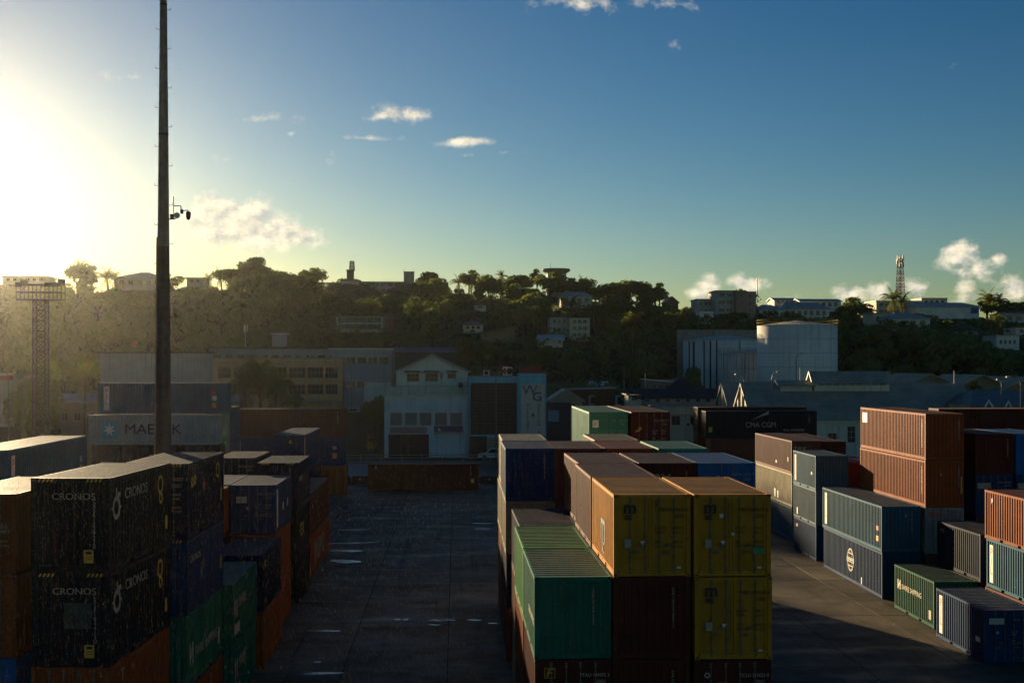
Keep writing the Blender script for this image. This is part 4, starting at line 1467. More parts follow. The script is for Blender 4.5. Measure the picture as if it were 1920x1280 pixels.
e = house('grey_blank_building', 'long grey building with blank wall behind the tall pole', 187, 397, 662, 722, 231, 16, wallmat('grey_blank', (.50, .45, .38), .4, .5), plain('dark_roof_edge2', (.09, .09, .09), .7), 'flat', bays=0, zbase=0, over=.5)
for i in range(4):
    window(e, 9.5 + i * 2.6, 10.4 + i * 2.6, ZH(672, 231), ZH(666, 231), y=-.02, cols=1, fm=M['dull'])
m = MB()
m.prism([(0, 0), (.9, 0), (1.5, 1.15), (.6, 1.15)], 0, .15)
X, Y = W2(244, 229)
tag(m.build('roof_panel_board', plain('orange_board', (.55, .26, .10), .6), None, (X, Y, ZH(650.5, 229))), 'small sunlit orange board standing on the grey roof', 'board')
# ---- teal WG building ---------------------------------------------------
dw = 193
k = dw / F
X0, Y0 = W2(880, dw)
w = (1024 - 880) * k
e = empty('office_building', 'teal office building with dark screened front and lettered sign tower', 'building', (X0, Y0, 0))
xx = lambda zx: (860 + zx * .15625 - 880) * k
zz = lambda zy: ZH(670 + zy * .15625, dw)
tealw = wallmat('teal', (.20, .54, .57), .3, .35)
h = zz(235)
hol = [(xx(140), xx(700), zz(930), zz(305)), (xx(134), xx(340), 0, zz(945))]
wall_mesh(w, h, hol, 1.0).build('wall', tealw, e)
body(e, w, 14, h, tealw)
# recessed screen of many slats
for i in range(15):
    m = MB()
    z0 = zz(930) + (zz(305) - zz(930)) * i / 15
    m.box(xx(140), xx(700), .35, .55, z0, z0 + .34)
    m.build('slat', plain('dark_slat', (.055, .05, .042), .8, .4, 1.5) if i == 0 else bpy.data.materials['dark_slat'], e)
for i in range(8):
    m = MB()
    x = xx(140) + (xx(700) - xx(140)) * i / 7
    m.box(x - .06, x + .06, .2, .34, zz(930), zz(305))
    m.build('mullion', M['darkm'], e)
m = MB()
m.box(xx(130), xx(712), .25, 14, h + .003, h + .12)
m.build('roof', M['conc'], e)
m = MB()
m.box(xx(715), w, -.6, -.003, zz(975) - 4.5, zz(190))
m.box(xx(715), w, -.003, 3.0, h + .13, zz(192))
tw = m.build('sign_tower', tealw, e)
m = MB()
m.box(xx(750), xx(1030), -.70, -.603, zz(975) - 2, zz(320))
m.build('sign_panel', plain('tan_sign', (.70, .55, .40), .7, .1), tw)
m = MB()
m.box(xx(340), xx(715) - .01, -.06, -.004, 0, zz(955))
m.build('shop_front', plain('beige_front', (0.336, 0.265, 0.168), .8, .2), e)
for i in range(2):
    window(e, xx(640) - 1.3 + i * 0, xx(700), .2, 2.4, y=-.12, cols=2, fm=M['dull']) if i == 0 else None


def sign(parent, s, size, mat, x, y, z, stack=False, sx=1.0, bold=.0, slant=0):
    o = link('lettering', text_data(s, size, mat, stack, bold=bold), parent, (x, y, z), (R(90), 0, 0))
    o.scale = (sx, 1, 1)
    return o


M['signblue'] = plain('sign_blue', (.03, .05, .13), .6)
sign(tw, 'W', 2.1, M['signblue'], xx(755), -.72, zz(440), sx=1.15, bold=.05)
sign(tw, 'G', 2.0, M['signblue'], xx(880), -.725, zz(520), sx=1.1, bold=.05)
sign(tw, 'WILLIAMS', .68, M['black'], xx(828), -.72, zz(585), True, bold=.02)
sign(tw, '&', .9, M['black'], xx(870), -.72, zz(710), bold=.02)
sign(tw, 'GOSLING LTD', .68, M['black'], xx(960), -.72, zz(575), True, bold=.02)
VIS.append((880, 1024, 720, dw))
for px, py, s_, lab in ((906, 703, 1.0, 'small white cooling unit on the teal building roof'), (943, 704, .9, 'tall cream cooling unit at the back of the teal building roof'), (949, 705, 1.0, 'tall cream cooling unit at the front of the teal building roof')):
    Xa, Ya = W2(px, dw + 2 + (943 == px) * 1.6)
    ac_unit(lab, Xa, Ya, h + .12, s_, 1.5 if px > 920 else .95)
Xr, Yr = W2(975, dw + 7)
m = MB()
m.box(0, 3.4, 0, 2.4, 0, 1.5)
m.box(-.1, 3.5, -.1, 2.5, 1.503, 1.62)
tag(m.build('water_tank_box', plain('red_box', (.30, .05, .03), .6), None, (Xr, Yr, h + .125)), 'red box shaped tank on the roof behind the sign tower', 'tank')
# ---- low buildings in the middle distance --------------------------------
dl = 200
e = house('low_office', 'cream flat roofed office with dark windows behind the maroon container', 1221, 1318, 762, 812, dl, 10, wallmat('office_cream', (.60, .50, .35), .4, .4), M['conc'], 'flat', bays=0, zbase=0, over=.25)
kk = dl / F
for a, b in ((1259, 1276), (1294, 1308)):
    window(e, (a - 1221) * kk, (b - 1221) * kk, ZH(797, dl), ZH(779, dl), y=-.03, cols=2, fm=M['dull'])
m = MB()
m.box(-.2, 8.6, -.5, -.003, ZH(778, dl), ZH(776, dl))
m.build('ledge', M['dull'], e)
Xa, Ya = W2(1285, dl - .8)
ac_unit('round fan cooling unit on the cream office wall', Xa, Ya, ZH(800, dl), .9, .8)
house('green_gable_house', 'small house with pale green roof right of the teal building', 1032, 1092, 748, 775, 206, 8, wallmat('tan_house', (0.403, 0.316, 0.185)), sheetmat('pale_green', (0.291, 0.306, 0.185)), 'gable', rise=1.7, bays=2, zbase=0, along='y', cat='house', trim=M['dull'], ww=.9, wh=.8)
e = house('blue_shed', 'navy blue shed with a pale blue door beside the teal building', 1026, 1070, 754, 800, 201, 5, wallmat('navy_shed', (0.034, 0.041, 0.059)), M['conc'], 'flat', bays=0, zbase=0, over=.15, cat='shed')
m = MB()
m.box(.2, 1.9, -.06, -.003, ZH(790, 201), ZH(769, 201))
m.build('door', plain('pale_blue_door', (.16, .33, .40), .6), e)
house('rusty_long_shed', 'long rusty red shed with pale roof in the middle distance', 1072, 1152, 731, 755, 226, 7, wallmat('rusty', (0.213, 0.056, 0.025), .5, .5), sheetmat('pale_sheet', (0.448, 0.388, 0.286)), 'shed', rise=.25, bays=0, zbase=0, cat='shed')
for px, lab in ((1110, 'grey boxy chimney with dark face behind the teal green container'), (1160, 'grey boxy chimney with dark face behind the maroon container')):
    X, Y = W2(px - 5, 190)
    e = empty('chimney', lab, 'chimney', (X, Y, 0))
    m = MB()
    m.box(0, .85, 0, 1.0, 0, ZH(741, 190))
    m.build('shaft', M['conc'], e)
    m = MB()
    m.box(.25, .84, -.05, -.003, ZH(757, 190), ZH(744, 190))
    m.build('vent', M['black'], e)
house('slant_roof_building', 'grey building with steep slanting white roof edge before the hillside', 1214, 1276, 712, 738, 222, 8, wallmat('grey_slant', (0.224, 0.194, 0.143)), M['white'], 'shed', rise=-.6, bays=4, zbase=0, over=.2, ww=.9, wh=.6)
house('dark_hip_house', 'house with dark pyramid roof in front of the white tanks', 1254, 1312, 733, 750, 218, 8, wallmat('dark_wall', (0.112, 0.092, 0.067)), sheetmat('charcoal', (.03, .028, .028)), 'hip', rise=2.2, bays=2, zbase=0, cat='house', ridge=.15)
house('dark_long_roof_building', 'long low building with dark roof and cream wall below the tanks', 1180, 1345, 744, 758, 212, 6, wallmat('cream_low', (0.504, 0.408, 0.252)), sheetmat('charcoal', (.03, .028, .028)), 'gable', rise=1.4, bays=8, zbase=0, ww=.8, wh=.6)
house('white_lean_to', 'low white lean-to with sunlit posts among the dark roofs', 1178, 1203, 740, 756, 207, 5, wallmat('lean_white', (0.694, 0.571, 0.370)), sheetmat('charcoal', (.03, .028, .028)), 'shed', rise=-.9, bays=2, zbase=0, cat='shed', ww=.5, wh=.6)
house('brown_roof_shed', 'brown roofed shed showing behind the gabled house', 742, 850, 660, 690, 224, 8, wallmat('dark_wall', (0.112, 0.092, 0.067)), sheetmat('brown_sheet', (.10, .05, .035)), 'gable', rise=.9, bays=0, zbase=0, cat='shed')
house('left_shed', 'grey shed with pale sloping roof behind the steel blue container', 100, 188, 752, 815, 172, 9, wallmat('grey_shed', (0.246, 0.204, 0.143), .5, .5), sheetmat('pale_sheet', (0.448, 0.388, 0.286)), 'gable', rise=1.0, bays=3, zbase=0, cat='shed', wh=1.2)
house('white_sheet_shed', 'low shed with bright ribbed sheet roof beside the star container', 404, 450, 750, 770, 185, 6, wallmat('grey_shed', (0.246, 0.204, 0.143)), sheetmat('bright_sheet', (0.616, 0.561, 0.437)), 'gable', rise=1.0, bays=0, zbase=0, cat='shed')
house('far_left_store', 'pale low store with a red strip sign at the far left', -60, 26, 702, 745, 215, 8, wallmat('store_pale', (0.448, 0.367, 0.235)), M['dull'], 'flat', bays=0, zbase=0)
X, Y = W2(0, 213.5)
m = MB()
m.box(0, 3.2, 0, .2, 0, .75)
tag(m.build('shop_sign', plain('red_strip', (.40, .07, .06), .6), None, (X - 1, Y, ZH(712, 214))), 'faded red strip sign on the pale store at far left', 'sign')
X, Y = W2(-40, 158)
m = MB()
m.box(0, 7.4, 0, .4, 4.4, 6.6)
m.tube((1.0, .2, 0), (1.0, .2, 4.4), .12)
m.tube((6.2, .2, 0), (6.2, .2, 4.4), .12)
tag(m.build('billboard', plain('dark_board', (.05, .047, .042), .7), None, (X, Y, 0)), 'dark blank billboard on two posts at the far left', 'billboard')
# ---- storage tanks ---------------------------------------------------------
def tank(label, px0, px1, ytop, yapex, d, mat, rail, stripes=(), seams=0, stairs=False, seed=1):
    r = (px1 - px0) / 2 * d / F
    X, Y = W2((px0 + px1) / 2, d)
    zt = ZH(ytop, d - r)
    e = empty('storage_tank', label, 'tank', (X, Y, 0), 0, 'white storage tanks')
    n = 64
    m = MB()
    m.tube((0, 0, 0), (0, 0, zt), r, r, n)
    m.build('shell', mat, e, smooth=False).data.polygons.foreach_set('use_smooth', [True] * n + [False] * 2)
    m = MB()
    za = zt + (ytop - yapex) * d / F * .9
    m.tube((0, 0, zt + .01), (0, 0, za), r + .12, .15, n)
    m.build('cone_roof', plain('tank_roof', (0.560, 0.500, 0.395), .6, .2, .6), e)
    if rail:
        m = MB()
        for hgt in (.55, 1.1):
            for i in range(n):
                a, b = 2 * math.pi * i / n, 2 * math.pi * (i + 1) / n
                m.tube(((r + .1) * math.cos(a), (r + .1) * math.sin(a), zt + hgt), ((r + .1) * math.cos(b), (r + .1) * math.sin(b), zt + hgt), .035, n=4, caps=False)
        for i in range(0, n, 2):
            a = 2 * math.pi * i / n
            m.tube(((r + .1) * math.cos(a), (r + .1) * math.sin(a), zt), ((r + .1) * math.cos(a), (r + .1) * math.sin(a), zt + 1.1), .035, n=4, caps=False)
        m.build('railing', plain('yellow_rail', (.55, .40, .10), .6), e)
    for (ang, wd) in stripes:
        m = MB()
        a0 = R(ang)
        for i in range(2):
            a = a0 + i * wd / r / 2
            b = a0 + (i + 1) * wd / r / 2
            m.face([((r + .01) * math.cos(a), (r + .01) * math.sin(a), .5), ((r + .01) * math.cos(b), (r + .01) * math.sin(b), .5), ((r + .01) * math.cos(b), (r + .01) * math.sin(b), zt - .3), ((r + .01) * math.cos(a), (r + .01) * math.sin(a), zt - .3)])
        m.tube(((r + .12) * math.cos(a0), (r + .12) * math.sin(a0), .5), ((r + .12) * math.cos(a0), (r + .12) * math.sin(a0), zt), .07, n=6)
        m.build('pipe', M['darkm'], e)
    for j in range(seams):
        m = MB()
        z = zt * (j + 1) / (seams + 1)
        for i in range(n):
            a, b = 2 * math.pi * i / n, 2 * math.pi * (i + 1) / n
            m.face([((r + .012) * math.cos(a), (r + .012) * math.sin(a), z), ((r + .012) * math.cos(b), (r + .012) * math.sin(b), z), ((r + .012) * math.cos(b), (r + .012) * math.sin(b), z + .07), ((r + .012) * math.cos(a), (r + .012) * math.sin(a), z + .07)])
        m.build('weld_seam', plain('seam_grey', (.30, .28, .25), .8) if j == 0 and 'seam_grey' not in bpy.data.materials else bpy.data.materials['seam_grey'], e)
    if stairs:
        m = MB()
        for i in range(40):
            t = i / 39
            a = R(-70 + 70 * t)
            m.box(r * math.cos(a) - .3, r * math.cos(a) + .5, r * math.sin(a) - .4, r * math.sin(a) + .1, zt * (1 - t), zt * (1 - t) + .12)
        m.build('stair', M['darkm'], e)
    VIS.append((px0, px1, 730, d - r))
    return e


tmat = plain('tank_white', (.86, .80, .67), .65, .10, .25, dirt=.18, runs=.28)
tank('tall white storage tank with yellow roof railing, the largest', 1421, 1568, 608, 597, 250, tmat, True, seams=7)
tank('squat white storage tank with black vertical streaks at left', 1281, 1432, 637, 624, 292, tmat, False, stripes=((-158, .3), (-149, .55), (-130, .2), (-121, .3), (-112, .25), (-80, .15)))
tank('low white storage tank with rusty roof between the other two', 1347, 1480, 662, 652, 271, plain('tank_stained', (.80, .70, .54), .7, .12, .3, dirt=.3, runs=.75), True, seams=4, stairs=True)
# ---- big warehouse -----------------------------------------------------------
dv = 181
k = dv / F
X0, Y0 = W2(1412, dv)
w, h = (1836 - 1412) * k, ZH(781, dv)
cw = wallmat('warehouse_cream', (.78, .68, .48), .35, .35)
groof = sheetmat('dark_green_roof', (.34, .33, .26), .7)
for j, (dy, lab) in enumerate(((0, 'large warehouse with dark green roof and ridge lantern'), (13.5, 'second green roofed warehouse behind the first, its gable lit'))):
    e = empty('warehouse', lab, 'warehouse', (X0, Y0 + dy, 0))
    xx = lambda px: (px - 1412) * k
    zz = lambda y: ZH(y, dv)
    hol = [(xx(1554), xx(1571), zz(832), zz(812)), (xx(1591), xx(1607), zz(830), zz(799)), (xx(1625), xx(1641), zz(830), zz(799)), (xx(1500), xx(1516), zz(830), zz(799))] if j == 0 else []
    wall_mesh(w, h, hol).build('wall', cw, e)
    body(e, w, 12, h, cw)
    for q in hol:
        window(e, *q, cols=2, rows=3, fm=M['cream'])
    gable_roof(e, w, 12, h, ZH(718, dv + 6) - h, groof, .5, 'x', cw, M['cream'])
    if j == 0:
        m = MB()
        m.box(-.1, w + .1, -.22, -.004, zz(795), zz(786))
        m.build('cornice', cw, e)
        for px in (1575, 1490, 1650, 1740):
            m = MB()
            m.box(xx(px), xx(px) + .5, -.16, -.004, 0, zz(797))
            m.build('pilaster', cw, e)
    for i, yy in enumerate((1.4, 3.6, 6.0, 8.4, 10.6)):
        m = MB()
        m.box(-.36, -.06, yy - .28, yy + .28, 0, h + (ZH(718, dv + 6) - h) * (1 - abs(yy - 6) / 6) - .25)
        m.build('pilaster', M['cream'], e)
VIS.append((1412, 1836, 718, dv))
zr = ZH(718, dv + 6)
for (pa, pb, ya, lab) in ((1522, 1664, 704, 'long green ridge lantern with a band of small windows on the warehouse'), (1459, 1518, 712, 'small green ridge vent on the warehouse roof')):
    dd = dv + 6
    X, Y = W2(pa, dd)
    ww_ = (pb - pa) * dd / F
    e = empty('roof_lantern', lab, 'roof lantern', (X, Y - 1.4, zr - 1.2))
    hh = 1.2 + (.45 if pb > 1600 else -.1)
    hol = [(.5 + i * (ww_ - 1) / 9 + .08, .5 + (i + 1) * (ww_ - 1) / 9 - .12, hh - .72, hh - .1) for i in range(9)] if pb > 1600 else []
    wall_mesh(ww_, hh, hol, .15).build('wall', cw, e)
    for i, q in enumerate(hol):
        p = MB()
        p.box(q[0], q[1], .08, .14, q[2], q[3])
        p.build('louvre', plain('louvre_red', (.16, .06, .04), .7) if i == 0 else bpy.data.materials['louvre_red' if i % 3 else 'dull_pane'], e) if i % 3 or i == 0 else p.build('pane', plain('dull_pane', (.30, .27, .2), .6) if 'dull_pane' not in bpy.data.materials else bpy.data.materials['dull_pane'], e)
    body(e, ww_, 2.8, hh, cw)
    gable_roof(e, ww_, 2.8, hh, max(.5, (727 - 704) * dd / F - .5) * (1 if pb > 1600 else .4), groof, .45, 'x', cw, M['cream'])
e = house('right_warehouse', 'hip roofed warehouse with white zigzag gable trims at the right', 1822, 2010, 760, 800, 176, 16, cw, sheetmat('slate_roof', (.14, .145, .13)), 'hip', rise=2.0, bays=0, zbase=0, ridge=.5)
for px, s_ in ((1851, 1.0), (1888, .75), (1925, .9)):
    x = (px - 1822) * 176 / F
    m = MB()
    for sgn in (-1, 1):
        m.prism([(x, ZH(755, 176) + .5 * s_), (x + sgn * .9 * s_, ZH(766, 176)), (x + sgn * .9 * s_ - sgn * .28, ZH(766, 176)), (x, ZH(755, 176) + .15 * s_)][::(1 if sgn < 0 else -1)], -.75, -.6)
    m.build('gable_trim', M['white'], e)
tanr = sheetmat('tan_roof', (.60, .44, .28), .8)
for pa, pb, yr, ye, dd, lab in ((1690, 1800, 700, 724, 236, 'wide tan roofed shed with its ridge left of the others'), (1795, 1890, 702, 724, 233, 'wide tan roofed shed in the middle of three'), (1880, 1990, 706, 728, 230, 'wide tan roofed shed at the right edge')):
    house('tan_shed', lab, pa, pb, ye, ye + 15, dd, 18, wallmat('tan_wall', (0.336, 0.245, 0.134)), tanr, 'gable', rise=(ye - yr) * dd / F, bays=0, zbase=0, along='y', cat='shed', group='tan roofed sheds', over=.8)
# ---- buildings on the hill -----------------------------------------------------
white_w = wallmat('hill_white', (.84, .77, .62), .25, .3)
grey_w = wallmat('hill_grey', (.58, .52, .43), .3, .4)
cream_w = wallmat('hill_cream', (.82, .68, .45), .25, .3)
redr = sheetmat('red_sheet', (.42, .08, .06))
greyr = sheetmat('grey_sheet', (.46, .43, .36))
dH = 420
house('hospital_block', 'long concrete hospital block on the left hill crest', 640, 672, 526, 555, dH, 14, grey_w, M['conc'], 'flat', bays=0, over=.6)
house('hospital_wing', 'lower concrete wing with balcony strips right of the hospital block', 668, 768, 529, 550, dH + 12, 12, grey_w, M['conc'], 'flat', bays=7, floors=2, over=.7, ww=1.8, wh=1.0)
house('hospital_left_wing', 'sunlit thin roofed wing left of the hospital block', 612, 642, 531, 540, dH + 8, 10, cream_w, M['white'], 'flat', bays=3, over=1.0)
e = house('stair_tower', 'small pale tower block at the right end of the hospital roof', 757, 776, 510, 530, dH + 10, 4, wallmat('pale_green_wall', (0.448, 0.428, 0.277)), M['dull'], 'flat', bays=0, over=.1, cat='tower')
house('roof_plant_room', 'dark plant room on the hospital roof under the antenna mast', 650, 662, 507, 522, dH + 4, 4, wallmat('plant_dark', (0.134, 0.112, 0.076)), M['darkm'], 'flat', bays=0, over=.2, cat='building')
house('hillside_flats', 'two storey grey flats with pale piers half hidden in trees', 630, 718, 594, 618, 330, 9, white_w, M['dull'], 'flat', bays=6, floors=2, over=.3, ww=1.9, wh=1.35)
house('brick_annex', 'reddish brick annex at the right end of the hillside flats', 719, 738, 597, 620, 329, 8, wallmat('brick_red', (0.314, 0.112, 0.059)), M['dull'], 'flat', bays=2, floors=2, over=.1, ww=.8, wh=1.0)
for a in ((5, 85, 519, 530, 350, 'long pale sunlit block on the far left crest', 6, 'flat', 0), (215, 290, 522, 538, 344, 'hazy low villa with two roof levels left of the pole', 4, 'hip', 1.6), (244, 286, 516, 524, 356, 'hazy upper villa roof left of the pole', 3, 'hip', 1.2), (350, 380, 522, 532, 350, 'hazy small block right of the pole on the crest', 2, 'flat', 0)):
    house('crest_building', a[5], a[0], a[1], a[2], a[3], a[4], 9, cream_w, greyr, a[7], rise=a[8], bays=a[6], over=.8, vis=True)
e = house('round_tower_flats', 'tall tower with overhanging round flat roof on the hilltop', 1027, 1062, 512, 552, 405, 8, grey_w, M['conc'], 'flat', bays=3, floors=3, over=.2, cat='tower')
m = MB()
rr = 27 * 405 / F
m.tube((3.1, 4, ZH(506, 405) - e.location.z - .0), (3.1, 4, ZH(502.5, 405) - e.location.z), rr, rr * .97, 32)
m.tube((3.1, 4, ZH(511, 405) - e.location.z), (3.1, 4, ZH(506, 405) - e.location.z), rr * .7, rr, 32)
m.tube((1.2, 4, ZH(503, 405) - e.location.z), (1.2, 4, ZH(492, 405) - e.location.z), .06, n=5)
m.build('round_roof', M['conc'], e)
house('pale_roof_villa', 'villa with long pale grey roof below the round tower', 1052, 1110, 555, 572, 380, 10, cream_w, greyr, 'hip', rise=1.6, bays=4, cat='house', ridge=.6)
house('red_roof_house', 'small house with bright red roof on the mid slope', 868, 906, 608, 620, 325, 8, cream_w, redr, 'hip', rise=1.1, bays=3, cat='house', ridge=.3)
e = house('red_shed_house', 'house with tilted dull red roof below the small red roof', 900, 966, 624, 638, 305, 9, wallmat('brown_house', (0.269, 0.163, 0.084)), sheetmat('dull_red', (.24, .09, .085)), 'shed', rise=1.7, bays=5, cat='house', ww=1.0, wh=1.2)
house('red_roof_cottage', 'red roofed cottage nearly hidden high in the trees', 890, 911, 571, 580, 370, 6, cream_w, redr, 'hip', rise=1.0, bays=1, cat='house')
house('cream_flats', 'cream three storey flats behind palms on the mid slope', 1068, 1106, 597, 634, 318, 9, cream_w, M['dull'], 'flat', bays=3, floors=3, over=.2, ww=1.0, wh=.9)
house('grey_flats', 'grey flats with brown roof edge left of the cream flats', 1031, 1067, 595, 626, 320, 8, grey_w, sheetmat('brown_edge', (.20, .11, .08)), 'flat', bays=3, floors=2, over=.3)
house('white_roof_house', 'low house with pale sheet roof and sunlit gable tip', 1012, 1056, 636, 645, 300, 8, cream_w, sheetmat('bright_sheet', (0.616, 0.561, 0.437)), 'gable', rise=1.3, bays=0, cat='house', trim=M['white'])
house('brick_gable_house', 'brick gabled house on the skyline right of the trees', 1248, 1272, 565, 574, 365, 7, wallmat('brick_red', (0.314, 0.112, 0.059)), greyr, 'gable', rise=1.6, bays=1, along='y', cat='house')
e = house('apartment_block', 'brown four storey apartment block with pairs of small windows', 1380, 1418, 548, 603, 330, 11, wallmat('brown_flats', (.46, .30, .20), .3, .4), M['conc'], 'flat', bays=2, floors=4, over=.15, ww=.8, wh=.7)
house('apartment_stair_block', 'grey balcony half of the apartment block at its left', 1342, 1379, 546, 603, 332, 10, wallmat('grey_flats2', (.56, .50, .40), .3, .4), M['conc'], 'flat', bays=2, floors=4, over=.3, ww=1.6, wh=1.0)
house('small_flats', 'small dark flats left of the apartment block', 1306, 1341, 562, 592, 338, 8, grey_w, M['dull'], 'flat', bays=3, floors=2, over=.2)
house('white_hill_house', 'white house front stepping down below the small flats', 1312, 1338, 584, 602, 322, 6, white_w, M['dull'], 'flat', bays=1, cat='house', over=.1)
house('school_building', 'long low white school building behind the tall tank', 1466, 1556, 578, 596, 335, 10, white_w, greyr, 'hip', rise=1.9, bays=7, ridge=.7)
house('school_wing', 'white wing with sunlit left end before the school', 1424, 1466, 580, 594, 330, 9, white_w, greyr, 'hip', rise=1.5, bays=3)
house('school_back_block', 'pale back block with dark window band above the school', 1452, 1492, 562, 570, 360, 8, white_w, greyr, 'gable', rise=.8, bays=4)
house('school_right_block', 'long pale block above the school at its right', 1500, 1578, 564, 578, 352, 8, white_w, greyr, 'gable', rise=.8, bays=6)
house('cream_block', 'sunlit cream block with pale bands at the foot of the mast', 1643, 1730, 565, 590, 352, 10, cream_w, M['dull'], 'flat', bays=7, floors=2, over=.2, ww=1.2, wh=.9)
house('cream_upper_block', 'cream upper block with dark parapet right of the mast', 1728, 1777, 560, 572, 360, 9, cream_w, M['darkm'], 'flat', bays=4, over=.1)
e = house('depot_hall', 'long pale hall with a blue sign at its right end', 1718, 1838, 574, 596, 340, 14, white_w, greyr, 'hip', rise=1.4, bays=0, ridge=.8)
kk = 340 / F
m = MB()
hh = ZH(574, 340) - e.location.z
m.box((1822 - 1718) * kk, (1836 - 1718) * kk, -.1, -.004, hh - 2.0, hh - .25)
m.build('sign_panel', plain('blue_sign', (.03, .16, .33), .6), e)
house('cream_lit_house', 'cream house with warm sunlit wall below the mast', 1637, 1666, 588, 610, 318, 8, cream_w, M['dull'], 'flat', bays=2, cat='house', over=.5)
house('white_hip_house', 'white house with grey hip roof and veranda on the slope', 1662, 1745, 597, 614, 312, 8, white_w, greyr, 'hip', rise=1.7, bays=4, cat='house', ridge=.35)
house('brown_hip_house', 'house with dark brown hip roof half sunk in the trees', 1784, 1836, 618, 624, 318, 8, white_w, sheetmat('brown_hip', (.10, .055, .04)), 'hip', rise=1.9, bays=0, cat='house', ridge=.4)
house('white_villa', 'white villa with posts at the right edge of the hillside', 1868, 1912, 629, 655, 300, 8, white_w, M['dull'], 'flat', bays=4, cat='house', over=.4, wh=1.0)
house('edge_house', 'white house with red roof edge at the far right', 1905, 1940, 614, 628, 310, 7, white_w, redr, 'flat', bays=2, cat='house')
house('long_roof_house', 'house with long pale roof at the right above the villa', 1880, 1960, 588, 606, 335, 8, grey_w, greyr, 'hip', rise=1.1, bays=4, cat='house')
X, Y = W2(1270, 296)
m = MB()
m.box(0, 21, 0, .6, 0, ZH(618, 296))
tag(m.build('retaining_wall', M['conc']), 'stained concrete retaining wall above the squat tank', 'wall').location = (X, Y, 0)
VIS.append((1270, 1420, 650, 296))

Xp, Yp = W2(1040, 257)
Xq, Yq = W2(1158, 257)
PADS.append((Xp, Xq, 254, 268, ZH(728, 258)))
VIS.append((1040, 1158, 727, 257))

# ================================================================== terrain
m = MB()
us = [-900 + 60 * i for i in range(14)] + [-60 + 12 * i for i in range(174)] + [2040 + 80 * i for i in range(11)]
ys = [245 + 5 * j for j in range(52)] + [510 + 60 * j for j in range(8)]
for Y in ys:
    for u in us:
        m.v.append(((u - 855) / F * Y, Y, hill_z(u, Y)))
n = len(us)
for j in range(len(ys) - 1):
    for i in range(n - 1):
        a = j * n + i
        m.f.append((a, a + 1, a + n + 1, a + n))
        m.m.append(0)


def leafmat(name, c1, c2, trans=.42):
    mt = bpy.data.materials.new(name)
    mt.use_nodes = True
    t = mt.node_tree
    t.nodes.clear()
    oi = N(t, 'ShaderNodeObjectInfo')
    g = N(t, 'ShaderNodeNewGeometry')
    v = coords(t, rnd=True)
    n1 = noise(t, v, .45, 4)
    n2 = noise(t, v, 5.0, 3)
    k = MATH(t, 'MULTIPLY_ADD', oi.outputs['Random'], .45, MATH(t, 'MULTIPLY', ramp(t, n1, .3, .7), .55))
    c = mixc(t, k, c1, c2)
    c = mixc(t, MATH(t, 'MULTIPLY', ramp(t, n2, .35, .7), .6), c, sc(c1, .55))
    df = N(t, 'ShaderNodeBsdfDiffuse')
    tr = N(t, 'ShaderNodeBsdfTranslucent')
    gl = N(t, 'ShaderNodeBsdfGlossy')
    gl.inputs['Roughness'].default_value = .45
    LK(t, c, df.inputs[0])
    LK(t, mixc(t, .5, c, (.22, .24, .03)), tr.inputs[0])
    mx = N(t, 'ShaderNodeMixShader')
    mx.inputs[0].default_value = trans
    LK(t, df.outputs[0], mx.inputs[1])
    LK(t, tr.outputs[0], mx.inputs[2])
    m2 = N(t, 'ShaderNodeMixShader')
    m2.inputs[0].default_value = .04
    LK(t, mx.outputs[0], m2.inputs[1])
    LK(t, gl.outputs[0], m2.inputs[2])
    o = N(t, 'ShaderNodeOutputMaterial')
    LK(t, m2.outputs[0], o.inputs[0])
    return mt


LEAF = [leafmat('foliage_dark', (.090, .150, .028), (.19, .26, .052)), leafmat('foliage_mid', (.10, .165, .028), (.20, .27, .054)), leafmat('foliage_light', (.12, .17, .025), (.21, .26, .05))]
PALMLEAF = leafmat('palm_fronds', (.085, .115, .018), (.17, .185, .034), .4)
GRASS = leafmat('hill_shrubs', (.085, .142, .027), (.175, .24, .05), .3)
tag(m.build('hillside', plain('hill_earth', (.045, .045, .022), .95, .3, .1), smooth=True), 'wooded hillside rising behind the port', kind='structure')

r = random.Random(11)


def leaf_quad(m, c, nrm, s, r):
    up = Vector((r.uniform(-1, 1), r.uniform(-1, 1), r.uniform(-1, 1)))
    a = nrm.cross(up)
    if a.length < .05:
        a = nrm.cross(Vector((1, .3, .2)))
    a.normalize()
    b = nrm.cross(a).normalized()
    k = s * r.uniform(.7, 1.3)
    q = s * r.uniform(.45, .9)
    base = len(m.v)
    m.v += [tuple(c - a * k), tuple(c - b * q * r.uniform(.7, 1.2)), tuple(c + a * k), tuple(c + b * q * r.uniform(.7, 1.2))]
    m.f.append((base, base + 1, base + 2, base + 3))
    m.m.append(0)


